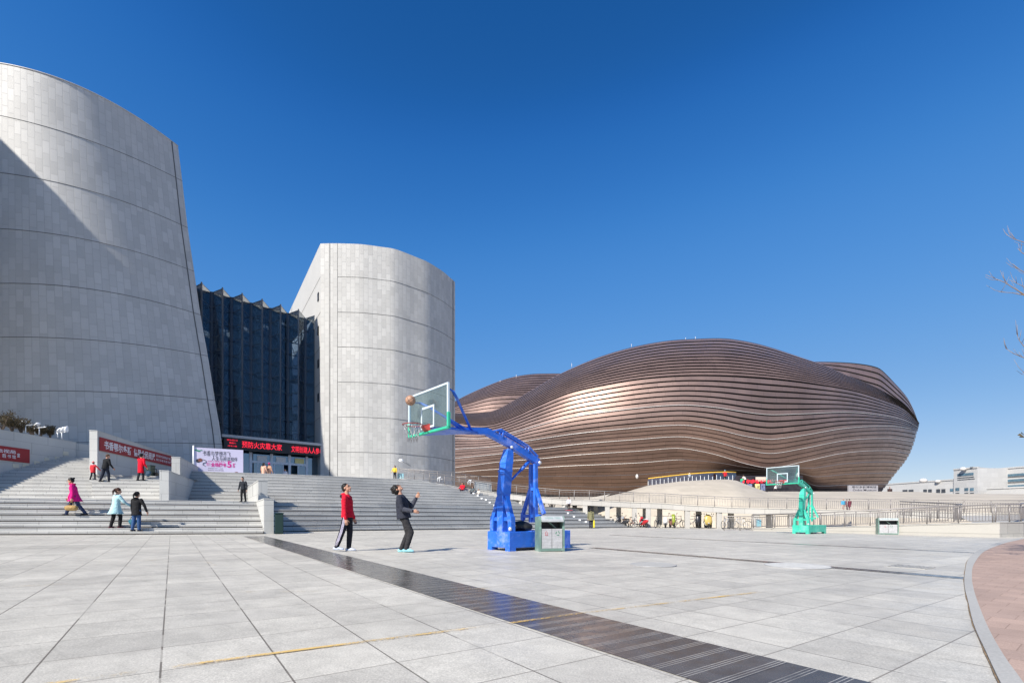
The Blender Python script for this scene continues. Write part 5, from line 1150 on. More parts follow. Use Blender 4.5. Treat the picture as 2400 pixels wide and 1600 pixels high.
# ---------------------------------------------------------------- casting camera rays on the walkable things
vv = []; ff = []
for vs, fs in BV:
    b0 = len(vv); vv += vs
    for f in fs: ff.append([b0 + i for i in f])
b0 = len(vv); vv += [V((x, y, gz(x, y))) for y in gy for x in gx]
for i in range(3):
    for j in range(3): ff.append([b0 + i * 4 + j, b0 + i * 4 + j + 1, b0 + (i + 1) * 4 + j + 1, b0 + (i + 1) * 4 + j])
BT = BVHTree.FromPolygons([tuple(v) for v in vv], ff)
def hit(px, py):
    o = V((0, 0, CZ)); d = V(((px - 1200) / F, 1, (HY - py) / F)).normalized()
    p, n, i, dist = BT.ray_cast(o + d * 0.5, d)
    if p is None: return P(px, py, 40)
    if abs(n.z) < 0.5:
        dh = V((d.x, d.y, 0)).normalized(); q, n2, i2, _ = BT.ray_cast(p + dh * 0.12 + UP * 0.35, -UP)
        if q is not None and abs(q.z - p.z) < 0.3: p = q
    return p
for px, py, lab in ((344, 1114, 'dark bin at the top of the steps against the banner wall'),):
    p0 = P(px, 1113, 30.5); t = thing('litter_bin', lab, 'litter bin', tuple(p0)); mb = MB(); mb.bbox(p0 + V((0, 0.3, 0.15)), (0.36, 0.4, 0.95), 0.02); mb.build('bin_body', M['dkgreen'], t, world=True)
    mb = MB(); mb.bbox(p0 + V((0, 0.3, 0.64)), (0.40, 0.44, 0.03), 0.01); mb.build('lid', M['dkgreen'], t, world=True)
p0 = P(357, 1112, 30.8); t = thing('trolley', 'low black trolley with a tube handle at the top of the left steps', 'trolley', tuple(p0))
mb = MB(); mb.bbox(p0 + V((0, 0.2, 0.02)), (0.34, 0.3, 0.28), 0.03); mb.build('tray', M['black'], t, world=True)
mb = MB(); mb.tube([p0 + V((-0.2, 0.1, 0.1)), p0 + V((-0.2, 0.1, 0.42)), p0 + V((0.2, 0.1, 0.36)), p0 + V((0.22, 0.1, -0.1))], 0.025, 6); mb.build('handle', M['black'], t, world=True)
# ================================================================ FLOODLIGHTS, STEP LIGHTS
def flood(label, c, n=3, s=1.0, rz=0.0):
    t = thing('floodlight', label, 'floodlight', tuple(c), rz)
    mb = MB(); mb.beam((-0.45 * s, 0, 0), (0.5 * s, 0, 0.10 * s), 0.06 * s, 0.06 * s); mb.tube([(0, 0, 0.02), (0, 0, -0.5 * s)], 0.035 * s, 6); mb.tube([(-0.35 * s, 0, 0), (-0.35 * s, 0, -0.4 * s)], 0.035 * s, 6); mb.build('bracket', M['whitep'], t)
    for k in range(n):
        x = (-0.35 + 0.38 * k) * s; mb = MB(); MM = Matrix.Rotation(R(25 - 20 * k), 3, 'Y'); mb.loft([(MM @ V((0, 0, 0.05 * s)) + V((x, 0, 0)), (0, 1, 0), 0.10 * s, 0.07 * s), (MM @ V((0.02, 0, 0.22 * s)) + V((x, 0, 0)), (0, 1, 0), 0.17 * s, 0.12 * s), (MM @ V((0.10 * s, 0, 0.42 * s)) + V((x, 0, 0)), (0, 1, 0), 0.15 * s, 0.10 * s), (MM @ V((0.2 * s, 0, 0.5 * s)) + V((x, 0, 0)), (0, 1, 0), 0.06 * s, 0.04 * s)], 12); mb.build('lamp_head', M['whitep'], t)
flood('cluster of three white floodlights above the far left wall', P(145, 1014, 34.0), 3, 0.85)
flood('single white floodlight half hidden in the shrubs above the left wall', P(92, 1003, 33.0), 1, 0.9)
flood('white floodlight deep in the brown shrubs at the left', P(60, 998, 32.0), 1, 0.9)
flood('pair of white floodlights behind the railing at the foot of the white tower', P(1030, 1123, 45.2), 2, 0.55)
flood('white floodlights behind the ramp railing beside the museum base', P(1102, 1130, 46.2), 2, 0.6)
M['stepl'] = plain('step_light_lens', (0.62, 0.58, 0.46), 0.5)
o_, r_ = wall_frame((-420, 22.3), (178, 35.0), 0.01)
for k, (px, py, sz) in enumerate([(37, 1091, 0.24), (60, 1090, 0.22), (86, 1084, 0.22), (110, 1076, 0.2), (134, 1073, 0.2), (154, 1062, 0.26)]):
    s_ = s_at(px, o_, r_); q = o_ + r_ * s_; z = CZ + (HY - py) * q.y / F; wd = ['one', 'two'][0]
    mb = MB(); MM = Matrix((r_, V((-r_.y, r_.x, 0)), UP)).transposed(); mb.bbox(V((q.x, q.y, z)), (sz * 1.6, 0.05, sz), 0.01, M=MM)
    tag(mb.build('step_light', M['stepl']), '%s square pale step light from the left edge in the far left wall' % ['first', 'second', 'third', 'fourth', 'fifth', 'sixth'][k], 'lamp', 'square lights set low in the far left wall')
sl = [(1110, 1157.5), (1120, 1162.5), (1129, 1168), (1139, 1173), (1148, 1179), (1159, 1185), (1331, 1204.5), (1345, 1211), (1358.5, 1218), (1373, 1225)]
for k, (px, py) in enumerate(sl):
    p0 = hit(px, py + 2); mb = MB(); mb.bbox(p0 + V((0, -0.06, 0.06)), (0.17, 0.12, 0.12), 0.01)
    o = tag(mb.build('step_light', M['whitep']), ('%s white box light from the top, in the row below the sitting people' % ['first', 'second', 'third', 'fourth', 'fifth', 'sixth'][k] if k < 6 else '%s white box light from the left on the lower steps near the green parka' % ['first', 'second', 'third', 'fourth'][k - 6]), 'lamp', 'white lights down the steps below the sitting people' if k < 6 else 'white lights near the foot of the steps')
# signboard + small box at the top of the stairs
p0 = P(939, 1124, 42.9); mb = MB(); mb.bbox(p0 + UP * 0.3, (0.55, 0.06, 0.55), 0.01); tag(mb.build('sign', M['ltblue']), 'light blue square sign at the top of the ramp railing', 'sign')
# ================================================================ SHRUBS, TREES
def leafmat(name, col, v=0.5):
    b = NB(name); inf = b.n('NewGeometry').outputs['Random Per Island']; b.set(Base_Color=b.mul(col, b.ramp(inf, [(0, 1 - v), (1, 1 + v * 0.6)])), Roughness=0.8); return b.m
M['conif'] = leafmat('brown_green_needles', (0.085, 0.062, 0.026)); M['bark'] = plain('bark', (0.16, 0.12, 0.09), 0.9, var=0.3); M['twig'] = plain('pale_twig', (0.27, 0.215, 0.18), 0.8, var=0.2)
def shrub(label, c, h, w_):
    t = thing('shrub', label, 'shrub', tuple(c)); rd = random.Random(int(c[0] * 10)); tr_ = MB(); lf = MB()
    for k in range(9):
        a = rd.uniform(0, 6.28); top = V((math.cos(a) * w_ * rd.uniform(.2, .8), math.sin(a) * w_ * rd.uniform(.2, .6), h * rd.uniform(.6, 1.0))); tr_.tube([V((0, 0, -0.2)), top * 0.5 + V((0, 0, 0.05)), top], [0.035, 0.02, 0.006], 5)
        for q in range(90):
            u = rd.uniform(0.25, 1.05); p = top * u + V((rd.gauss(0, w_ * .14), rd.gauss(0, w_ * .14), rd.gauss(0, h * .07))); d = V((rd.gauss(0, 1), rd.gauss(0, 1), rd.gauss(0.8, .7))).normalized() * rd.uniform(.05, .15); s_ = d.orthogonal().normalized() * 0.022
            lf.add([p - s_, p + s_, p + d], [(0, 1, 2)])
    tr_.build('branches', M['bark'], t); lf.build('foliage', M['conif'], t, fix=False)
for k, (px, py, Y, h, w_, lb) in enumerate([(6, 1003, 31, 1.1, 0.9, 'tallest brown-green shrub at the very left edge above the wall'), (28, 1006, 31.5, 0.85, 0.8, 'brown-green shrub second from the left edge above the wall'), (50, 1010, 32, 0.8, 0.8, 'brown-green shrub in front of the half hidden floodlight'), (76, 1016, 33, 0.6, 0.8, 'low dark green shrub between the two hidden floodlights'), (96, 1020, 33.3, 0.55, 0.6, 'low shrub left of the gap in the planting'), (118, 1023, 34, 0.75, 0.45, 'small pointed shrub just left of the floodlight cluster')]):
    shrub(lb, P(px, py, Y), h, w_)
mb = MB(); mb.add([P(-420, 985, 24), P(-420, 985, 34), P(180, 1030, 40), P(180, 1036, 35.4)], [(0, 1, 2, 3)])
def bare_tree(label, base, h, seed, aim=None, spread=1.0):
    rd = random.Random(seed); t = thing('bare_tree', label, 'tree', tuple(base)); tk = MB(); br = MB()
    def grow(p, d, r, L, lev, out):
        n = 5; pts = [p]; dd = d.copy()
        for i in range(n): dd = (dd + V((rd.gauss(0, .10), rd.gauss(0, .10), rd.gauss(0.06, .05)))).normalized(); pts.append(pts[-1] + dd * L / n)
        out.tube(pts, [lerp(r, r * .45, i / n) for i in range(n + 1)], 6 if lev < 2 else 4)
        if lev >= 4: return
        k = [7, 6, 5, 4][lev]
        for i in range(k):
            f = rd.uniform(.3, 1.0) if lev else rd.uniform(.28, 1.0); q = pts[min(int(f * n), n - 1)].lerp(pts[min(int(f * n) + 1, n)], f * n - int(f * n) if f < 1 else 0)
            a = rd.uniform(0, 6.28); side = V((math.cos(a), math.sin(a), rd.uniform(.1, .7))); nd = (dd * 0.55 + side * spread).normalized(); grow(q, nd, r * .42 * (1.1 - .3 * f), L * rd.uniform(.42, .6), lev + 1, br)
    grow(V((0, 0, -0.1)), V((0, 0, 1)), 0.13, h * 0.62, 0, tk)
    if aim:
        for (s_, pts) in aim:
            pts = [V(p) - V(base) for p in pts]; br.tube(pts, [lerp(s_ * .6, .003, i / (len(pts) - 1)) for i in range(len(pts))], 5)
            for i in range(1, len(pts)):
                for q in range(2):
                    u = rd.random(); p = pts[i - 1].lerp(pts[i], u); d = ((pts[i] - pts[i - 1]).normalized() * .7 + V((rd.gauss(0, .4), rd.gauss(0, .4), rd.uniform(-.1, .9)))).normalized(); L = rd.uniform(.1, .36); m_ = p + d * L * .5; br.tube([p, m_, m_ + (d + V((0, 0, .5))).normalized() * L * .5], [.0045, .0035, .002], 4)
    tk.build('trunk', M['bark'], t); br.build('crown', M['twig'], t)
    return t
tb_ = (15.2, 9.6, gz(15.2, 9.6)); T1 = lambda px, py, Y=9.2: P(px, py, Y)
bare_tree('bare winter tree whose branches reach in at the right edge', tb_, 9.5, 5, aim=[(.03, [(15.2, 9.6, 4.2), T1(2480, 730), T1(2400, 690), T1(2355, 662), T1(2310, 644)]), (.02, [(15.2, 9.6, 5.0), T1(2450, 700), T1(2400, 672), T1(2365, 655)]), (.018, [T1(2480, 735), T1(2400, 692), T1(2372, 686), T1(2340, 684)]),
    (.02, [(15.2, 9.6, 6.2), T1(2440, 585), T1(2400, 568), T1(2375, 560), T1(2358, 549)]), (.02, [(15.2, 9.6, 5.9), T1(2430, 612), T1(2395, 592), T1(2385, 582)]), (.02, [(15.2, 9.6, 5.6), T1(2430, 655), T1(2390, 632), T1(2373, 618)]),
    (.022, [(15.2, 9.6, 3.0), T1(2450, 850), T1(2400, 838), T1(2375, 828), T1(2357, 816)]), (.015, [T1(2450, 860), T1(2400, 812), T1(2388, 796), T1(2383, 782)]), (.015, [T1(2450, 890), T1(2410, 880), T1(2397, 872)])], spread=.55)
def evergreen(label, base, h, r):
    rd = random.Random(11); t = thing('evergreen_tree', label, 'tree', tuple(base)); tk = MB(); tk.tube([(0, 0, -.1), (0.05, 0, h * .5), (0, 0.05, h * .95)], [.16, .1, .02], 8)
    lf = MB()
    for k in range(70):
        z = rd.uniform(.32, .97) * h; rr = r * (1.15 - z / h) * rd.uniform(.7, 1.3); a = rd.uniform(0, 6.28); tip = V((math.cos(a) * rr, math.sin(a) * rr, z - rr * .15)); tk.tube([(0, 0, z), tip], [.03, .008], 4)
        for q in range(60):
            p = V((0, 0, z)).lerp(tip, rd.uniform(.2, 1.05)) + V((rd.gauss(0, .12), rd.gauss(0, .12), rd.gauss(0, .07))); d = V((rd.gauss(0, 1), rd.gauss(0, 1), rd.gauss(0, .6))).normalized() * rd.uniform(.1, .22); s_ = d.orthogonal().normalized() * .03; lf.add([p - s_, p + s_, p + d], [(0, 1, 2)])
    tk.build('trunk', M['bark'], t); lf.build('crown', M['conif'], t, fix=False)
evergreen('dark evergreen tree beyond the right edge whose shadow falls on the footpath', (13.0, 8.9, gz(13.0, 8.9)), 8.6, 2.6)
def twigs(label, c, s=1.0):
    t = thing('bare_shrub', label, 'shrub', tuple(c)); rd = random.Random(3); mb = MB()
    for k in range(26):
        a = rd.uniform(0, 6.28); p = V((math.cos(a) * .1, math.sin(a) * .1, 0)); q = V((math.cos(a) * rd.uniform(.2, .6), math.sin(a) * .4, rd.uniform(.6, 1.2))) * s; mb.tube([p, (p + q) * .5 + V((0, 0, .1)), q], [.02, .012, .006], 4)
    mb.build('branches', M['twig'], t)
twigs('bare twiggy shrub under the ramp between two tapered pillars', P(1293, 1196, 46.8))
# ================================================================ BICYCLES AND SCOOTERS
M['tyre'] = plain('tyre_rubber', (0.02, 0.02, 0.02), 0.8); M['chrome'] = plain('bike_metal', (0.5, 0.5, 0.52), 0.35, 0.8)
VC = {}
def vmat(c):
    if c not in VC: VC[c] = plain('vehicle_paint', c, 0.35, var=0.1)
    return VC[c]
def bicycle(label, loc, rz, col, group='bicycles and scooters parked under the ramp'):
    t = thing('bicycle', label, 'bicycle', loc, rz, group)
    for x in (-0.5, 0.5):
        mb = MB(); mb.tube([(x + 0.33 * math.cos(a * math.pi / 10), 0, 0.34 + 0.33 * math.sin(a * math.pi / 10)) for a in range(20)], 0.022, 6, closed=True)
        w_ = mb.build('wheel', M['tyre'], t); mb = MB()
        for k in range(8): a = k * math.pi / 4; mb.tube([(x, 0, 0.34), (x + 0.32 * math.cos(a), 0, 0.34 + 0.32 * math.sin(a))], 0.006, 3)
        mb.build('spokes', M['chrome'], w_)
    mb = MB()
    for a, b_ in (((-0.5, 0, .34), (-0.05, 0, .32)), ((-0.05, 0, .32), (-0.2, 0, .82)), ((-0.5, 0, .34), (-0.18, 0, .75)), ((-0.18, 0, .75), (0.33, 0, .80)), ((-0.05, 0, .32), (0.35, 0, .72)), ((0.5, 0, .34), (0.31, 0, .92))): mb.tube([a, b_], 0.022, 6)
    mb.build('frame', vmat(col), t)
    mb = MB(); mb.tube([(0.30, 0, .92), (0.27, 0, 1.02)], .018, 6); mb.tube([(0.15, -.28, 1.04), (0.27, -.1, 1.03), (0.27, .1, 1.03), (0.15, .28, 1.04)], .016, 6); mb.build('handlebar', M['tyre'], t)
    mb = MB(); mb.ell((-0.23, 0, .88), .13, .07, .04, 10); mb.build('saddle', M['tyre'], t)
    if label.find('basket') >= 0: mb = MB(); mb.bbox((0.48, 0, .86), (.24, .3, .22), .02); mb.build('basket', M['chrome'], t)
    return t
def scooter(label, loc, rz, col, seat=(0.02, 0.02, 0.02), group='bicycles and scooters parked under the ramp', cover=None, cs=1.0):
    t = thing('scooter', label, 'scooter', loc, rz, group)
    for x in (-0.58, 0.60):
        mb = MB(); mb.tube([(x + 0.18 * math.cos(a * math.pi / 8), 0, 0.23 + 0.18 * math.sin(a * math.pi / 8)) for a in range(16)], 0.05, 8, closed=True); mb.build('wheel', M['tyre'], t)
    mb = MB(); mb.loft([(V((-0.85, 0, .62)), (0, 1, 0), .08, .06), (V((-0.55, 0, .52)), (0, 1, 0), .17, .16), (V((-0.2, 0, .45)), (0, 1, 0), .17, .18), (V((0.0, 0, .28)), (0, 1, 0), .16, .07), (V((0.3, 0, .26)), (0, 1, 0), .16, .05)], 12)
    mb.loft([(V((0.36, 0, .28)), (0, 1, 0), .17, .05), (V((0.42, 0, .6)), (0, 1, 0), .19, .06), (V((0.36, 0, .95)), (0, 1, 0), .12, .06)], 12); mb.loft([(V((0.44, 0, .46)), (0, 1, 0), .08, .05), (V((0.68, 0, .44)), (0, 1, 0), .07, .04)], 8); mb.build('body', vmat(col), t)
    mb = MB(); mb.loft([(V((-0.82, 0, .74)), (0, 1, 0), .1, .04), (V((-0.5, 0, .74)), (0, 1, 0), .15, .06), (V((-0.1, 0, .70)), (0, 1, 0), .12, .05)], 10); mb.build('seat', vmat(seat), t)
    mb = MB(); mb.tube([(0.28, -.3, 1.04), (0.34, -.1, 1.0), (0.34, .1, 1.0), (0.28, .3, 1.04)], .02, 6)
    for sy in (-1, 1): mb.tube([(0.3, sy * .22, 1.03), (0.33, sy * .3, 1.22)], .01, 4); mb.ell((0.34, sy * .31, 1.25), .02, .06, .04, 8)
    mb.build('handlebar', M['tyre'], t); mb = MB(); mb.ell((0.44, 0, .88), .05, .08, .06, 10); mb.build('headlight', M['whitep'], t)
    if cover: mb = MB(); mb.loft([(V((0.30, 0, 1.15)), (0, 1, 0), .16, .10), (V((0.42, 0, .95)), (0, 1, 0), .34 * cs, .12), (V((0.50, 0, .6)), (0, 1, 0), .34 * cs, .10), (V((0.52, 0, .30)), (0, 1, 0), .28 * cs, .06)], 14); mb.build('wind_apron', vmat(cover), t)
    return t
def gp(px, py, dy=0.0): g = G(px, py); g.y += dy; g.z = gz(g.x, g.y); return tuple(g)
bicycle('pale bicycle lying on the lowest steps left of the parked scooters', gp(1449, 1236.2, 2.0), R(10), (0.5, 0.48, 0.46))
scooter('black scooter left of the first white pillar by the bikes', gp(1466, 1236, 1.2), R(120), (0.03, 0.03, 0.035)); bicycle('brown bicycle with basket behind the first white pillar', gp(1479, 1235.8, 1.0), R(160), (0.35, 0.16, 0.10))
scooter('black scooter between the two close white pillars', gp(1502, 1235.6, 0.6), R(170), (0.02, 0.02, 0.03)); scooter('red scooter half hidden by the second of the two close pillars', gp(1511, 1235.8, 0.4), R(100), (0.55, 0.02, 0.03), (0.6, 0.6, 0.6))
bicycle('grey mountain bicycle turned towards the plaza, middle of the bay', gp(1545, 1236.3, 0.5), R(235), (0.10, 0.11, 0.13)); scooter('white scooter beside the grey mountain bicycle', gp(1564, 1236.4, 0.5), R(250), (0.6, 0.6, 0.6))
scooter('brown scooter with a lime apron among the bicycles', gp(1578, 1236.6, 0.3), R(268), (0.20, 0.10, 0.08), cover=(0.24, 0.30, 0.03), cs=0.4); bicycle('slim black bicycle left of the pillar beside the yellow scooter bay', gp(1596, 1236.6, 0.7), R(20), (0.06, 0.06, 0.07))
bicycle('white bicycle with dark wheels just right of the third pillar', gp(1625, 1236.8, 0.5), R(10), (0.45, 0.47, 0.5)); scooter('black scooter with a black apron next to the yellow one', gp(1640, 1237, 0.5), R(255), (0.02, 0.02, 0.02), cover=(0.02, 0.02, 0.025), cs=0.6)
scooter('scooter with a big yellow wind apron under the ramp', gp(1661, 1237.3, 0.4), R(262), (0.55, 0.56, 0.56), cover=(0.50, 0.37, 0.11), cs=0.9); scooter('dark grey scooter tucked behind the yellow one', gp(1673, 1237.3, 1.1), R(265), (0.08, 0.08, 0.10))
bicycle('light grey folding bicycle behind the left half of the steel barrier', gp(1712, 1239.5, 0.8), R(40), (0.55, 0.56, 0.58)); bicycle('light grey bicycle behind the right half of the steel barrier', gp(1748, 1240, 0.8), R(140), (0.55, 0.55, 0.56))
# ================================================================ PEOPLE
def cloth(name, col, rough=0.85, var=0.18, scale=7, bump=0.5):
    b = NB(name); p = b.obj(); c = b.mul(col, b.ramp(b.noise(p, scale, 4), [(0.3, 1 - var), (0.7, 1 + var * .3)]))
    b.set(Base_Color=c, Roughness=rough, Specular_IOR_Level=0.25)
    st = b.n('VectorMath', {0: p, 1: (1.3, 1.3, 2.4)}, operation='MULTIPLY').outputs[0]; b.bump(b.noise(st, 6.5, 3), bump * 1.6, 0.05); return b.m
M['skin'] = plain('skin', (0.50, 0.27, 0.18), 0.5, var=0.12, scale=9); M['hairb'] = cloth('black_hair', (0.013, 0.011, 0.010), 0.45, 0.4, 30)
CM = {}
def cm_(c, nm='fabric'):
    if (c, nm) not in CM: CM[(c, nm)] = cloth(nm, c)
    return CM[(c, nm)]
def sx(a): return math.sin(R(a))
def cx(a): return math.cos(R(a))
def person(label, px, py, hpx, face, H=None, lean=0, legs=((15, 5), (-15, 12)), arms=((10, 8, 15), (-12, 8, 20)), head=(0, 0), top='jacket', topc=(0.05, 0.05, 0.06), trc=(0.03, 0.03, 0.04), shoe=(0.03, 0.03, 0.03),
           hair='short', hairc=None, skirt=0.0, flare=1.0, vox=0.013, fine=False, scarf=None, hood=None, stripes=False, glasses=False, at=None, tw=1.0, sit=False, hatc=None, cuff=0.0, pose_h=1.0):
    g = at if at is not None else hit(px, py)
    if H is None: H = max(0.9, min(1.86, hpx * g.y / F / pose_h))
    t = thing('person', label, 'person', tuple(g), R(face)); S = H
    Yv = V((0, 1, 0)); th, sh, fh = .245 * S, .238 * S, .040 * S
    hipw, shw = .052 * S, .112 * S * tw
    legsP = []
    for i, (a, k) in enumerate(legs):
        hp = V((0, (-1, 1)[i] * hipw, 0)); kn = hp + V((sx(a), 0, -cx(a))) * th; an = kn + V((sx(a - k), 0, -cx(a - k))) * sh; legsP.append((hp, kn, an))
    low = min(l[2].z for l in legsP); pz = -low + fh
    if sit: pz = .03 * S
    up = V((0, 0, pz)); legsP = [tuple(p + up for p in l) for l in legsP]
    mid_ = (legsP[0][2].x + legsP[1][2].x) / 2 if not sit else 0
    off = V((-mid_, 0, 0)); legsP = [tuple(p + off for p in l) for l in legsP]; pel = up + off
    T = .292 * S; tdir = V((sx(lean), 0, cx(lean))); neck = pel + tdir * T; tn = V((cx(lean), 0, -sx(lean)))
    hp_, hy_ = head; hd = (tdir * 0.35 + V((-sx(hp_) * .9, 0, cx(hp_) * .9 + .2))).normalized(); Rh = Matrix.Rotation(R(hy_), 3, 'Z') @ Matrix.Rotation(-R(hp_), 3, 'Y')
    hc = neck + V((sx(lean) * .3, 0, 1)).normalized() * .045 * S + Rh @ V((.014 * S, 0, .062 * S))
    armP = []
    for i, (a, bd, e) in enumerate(arms):
        sg = (-1, 1)[i]; s0 = neck - tdir * .028 * S + Yv * sg * shw; d1 = V((sx(a) * cx(bd), sg * sx(bd), -cx(a) * cx(bd))); el = s0 + d1 * .172 * S
        d2 = V((sx(a + e) * cx(bd * .4), sg * sx(bd * .4 if e < 60 else -8), -cx(a + e) * cx(bd * .4))).normalized(); wr = el + d2 * .148 * S; armP.append((s0, el, wr, d2))
    # body -------------------------------------------------
    b = MB(); q = .86
    b.loft([(pel - tdir * .05 * S, Yv, .060 * S * q, .045 * S * q), (pel + tdir * .02 * S, Yv, .086 * S * q, .062 * S * q), (pel + tdir * .12 * S, Yv, .074 * S * q, .054 * S * q), (pel + tdir * .22 * S, Yv, .092 * S * q, .062 * S * q), (neck - tdir * .02 * S, Yv, .080 * S * q, .045 * S * q), (neck + tdir * .01 * S, Yv, .03 * S, .03 * S)], 14)
    b.cap(neck - tdir * .02 * S, hc - Rh @ V((.012 * S, 0, .035 * S)), .033 * S, .030 * S)
    b.ell(hc + Rh @ V((-.006 * S, 0, .010 * S)), .056 * S, .045 * S, .054 * S, 18, M=Rh); b.ell(hc + Rh @ V((.012 * S, 0, -.024 * S)), .040 * S, .036 * S, .042 * S, 16, M=Rh)
    b.cap(hc + Rh @ V((.050 * S, 0, .006 * S)), hc + Rh @ V((.062 * S, 0, -.016 * S)), .0055 * S, .0085 * S)
    b.ell(hc + Rh @ V((.050 * S, 0, -.034 * S)), .009 * S, .016 * S, .006 * S, 8, M=Rh); b.ell(hc + Rh @ V((.040 * S, 0, -.056 * S)), .014 * S, .018 * S, .012 * S, 10, M=Rh)
    for sg in (-1, 1): b.ell(hc + Rh @ V((-.004 * S, sg * .046 * S, -.008 * S)), .011 * S, .006 * S, .018 * S, 8, M=Rh); b.ell(hc + Rh @ V((.044 * S, sg * .018 * S, .016 * S)), .010 * S, .014 * S, .006 * S, 8, M=Rh)
    for i, (s0, el, wr, d2) in enumerate(armP):
        b.cap(s0, el, .030 * S * q, .024 * S * q); b.cap(el, wr, .023 * S * q, .0165 * S)
        sg = (-1, 1)[i]; inn = V((0, -sg, 0)); sdv = d2.cross(inn).normalized(); pm = wr + d2 * .045 * S
        b.loft([(wr, sdv, .016 * S, .012 * S), (wr + d2 * .02 * S, sdv, .021 * S, .012 * S), (pm, sdv, .024 * S, .011 * S), (wr + d2 * .055 * S, sdv, .022 * S, .009 * S)], 10)
        fr = .0052 * S if fine else .0072 * S
        for k, fl in enumerate((.038, .044, .041, .032)):
            o_ = (k - 1.5) * .0115 * S; a0 = wr + d2 * .053 * S + sdv * o_; cur = (0.35 + .12 * k); a1 = a0 + (d2 * .8 + inn * cur * .6).normalized() * fl * .5 * S; a2 = a1 + (d2 * .5 + inn * cur * 1.3).normalized() * fl * .55 * S
            b.cap(a0, a1, fr, fr * .92, n=7); b.cap(a1, a2, fr * .92, fr * .75, n=7)
        th0 = wr + d2 * .018 * S + sdv * .018 * S; th1 = th0 + (d2 * .7 + sdv * .65 + inn * .3).normalized() * .028 * S; b.cap(th0, th1, fr * 1.15, fr, n=7); b.cap(th1, th1 + (d2 * .9 + inn * .5).normalized() * .02 * S, fr, fr * .8, n=7)
    for (hp, kn, an) in legsP: b.cap(hp, kn, .046 * S * q, .032 * S * q); b.cap(kn, an, .031 * S * q, .020 * S * q)
    body = b.build('body', M['skin'], t, remesh=(vox * .55 if fine else vox * .8), smooth_it=1)
    # trousers ---------------------------------------------
    b = MB(); b.loft([(pel - tdir * .06 * S, Yv, .070 * S, .055 * S), (pel + tdir * .0 * S, Yv, .092 * S * (1 + (tw - 1) * .6), .070 * S), (pel + tdir * .055 * S, Yv, .088 * S * (1 + (tw - 1) * .6), .066 * S)], 16)
    for (hp, kn, an) in legsP: b.cap(hp, kn, .058 * S, .043 * S); k2 = kn.lerp(an, .55); b.cap(kn, k2, .043 * S, .039 * S); b.cap(k2, an.lerp(kn, .02 + cuff), .039 * S, .033 * S)
    b.build('trousers', cm_(trc), t, remesh=vox, smooth_it=3)
    # shoes ------------------------------------------------
    for i, (hp, kn, an) in enumerate(legsP):
        b = MB(); lift = an.z - fh; k = an - V((0, 0, fh)); pitch = 0 if lift < .05 * S else min(.7, lift * 3); fx = V((math.cos(pitch), 0, -math.sin(pitch) * .8 if pitch else 0)); hz = V((0, 0, .022 * S))
        b.loft([(k - fx * .045 * S + hz * .8, Yv, .020 * S, .020 * S), (k - fx * .02 * S + hz, Yv, .027 * S, .024 * S), (k + fx * .03 * S + hz * 1.1, Yv, .028 * S, .026 * S), (k + fx * .075 * S + hz * .75, Yv, .030 * S, .018 * S), (k + fx * .105 * S + hz * .55, Yv, .020 * S, .011 * S)], 12); b.cap(k + hz, an, .026 * S, .026 * S)
        b.build('shoe', cm_(shoe, 'shoe_leather'), t, remesh=vox * .6, smooth_it=2)
    # top ---------------------------------------------------
    b = MB(); m = 1.14 if top != 'coat' else 1.18; hem = -.03 if top == 'jacket' else -.02
    rg = [(pel + tdir * hem * S, Yv, .097 * S * m * tw, .076 * S * m * tw), (pel + tdir * .05 * S, Yv, .088 * S * m * tw, .070 * S * m * tw), (pel + tdir * .13 * S, Yv, .086 * S * m * tw, .066 * S * m * tw), (pel + tdir * .21 * S, Yv, .100 * S * m * tw, .070 * S * m), (neck - tdir * .035 * S, Yv, .104 * S * tw, .055 * S * m), (neck - tdir * .005 * S, Yv, .055 * S, .045 * S), (neck + tdir * .012 * S, Yv, .040 * S, .038 * S)]
    if skirt:
        hz_ = V((0, 0, -1)); bx = max(abs(legsP[0][1].x - pel.x), abs(legsP[1][1].x - pel.x)) * .5
        rg = [(pel + hz_ * skirt * S, Yv, .108 * S * flare, (.088 * S + bx) * flare), (pel + hz_ * skirt * .5 * S, Yv, .106 * S * (1 + (flare - 1) * .5), (.082 * S + bx * .6) * (1 + (flare - 1) * .5))] + rg[1:]
    b.loft(rg, 18)
    for (s0, el, wr, d2) in armP: b.cap(s0 + V((0, 0, -.004 * S)), el, .042 * S, .034 * S); b.cap(el, el.lerp(wr, .93), .034 * S, .026 * S)
    if hood: b.ell(neck - tn * .045 * S - tdir * .005 * S, .05 * S, .06 * S, .045 * S, 14)
    b.build(top, cm_(topc), t, remesh=vox, smooth_it=3)
    if hood and hood is not True:
        b = MB(); b.ell(neck - tn * .05 * S - tdir * .012 * S, .052 * S, .064 * S, .040 * S, 14); b.tube([neck + tn * .03 * S + Yv * .03 * S + V((0, 0, .005)), neck + tn * .075 * S - tdir * .10 * S + Yv * .02 * S], .008 * S, 6); b.build('hood', cm_(hood), t, remesh=vox, smooth_it=2)
    if scarf: b = MB(); b.tube([neck + V((.052 * S * cx(a), .052 * S * sx(a), .012 * S)) for a in range(0, 360, 30)], .022 * S, 8, closed=True); b.build('scarf', cm_(scarf), t)
    # hair --------------------------------------------------
    hm = M['hairb'] if not hairc else cm_(hairc, 'hair'); b = MB(); c0 = hc + Rh @ V((-.014 * S, 0, .022 * S))
    k_ = 1.0 if hair == 'short' else (1.16 if hair == 'bushy' else 1.08)
    b.ell(c0, .056 * S * k_, .049 * S * k_, .052 * S * k_, 18, M=Rh); b.ell(c0 + Rh @ V((-.014 * S, 0, -.030 * S)), .044 * S * k_, .046 * S * k_, .045 * S * k_, 14, M=Rh)
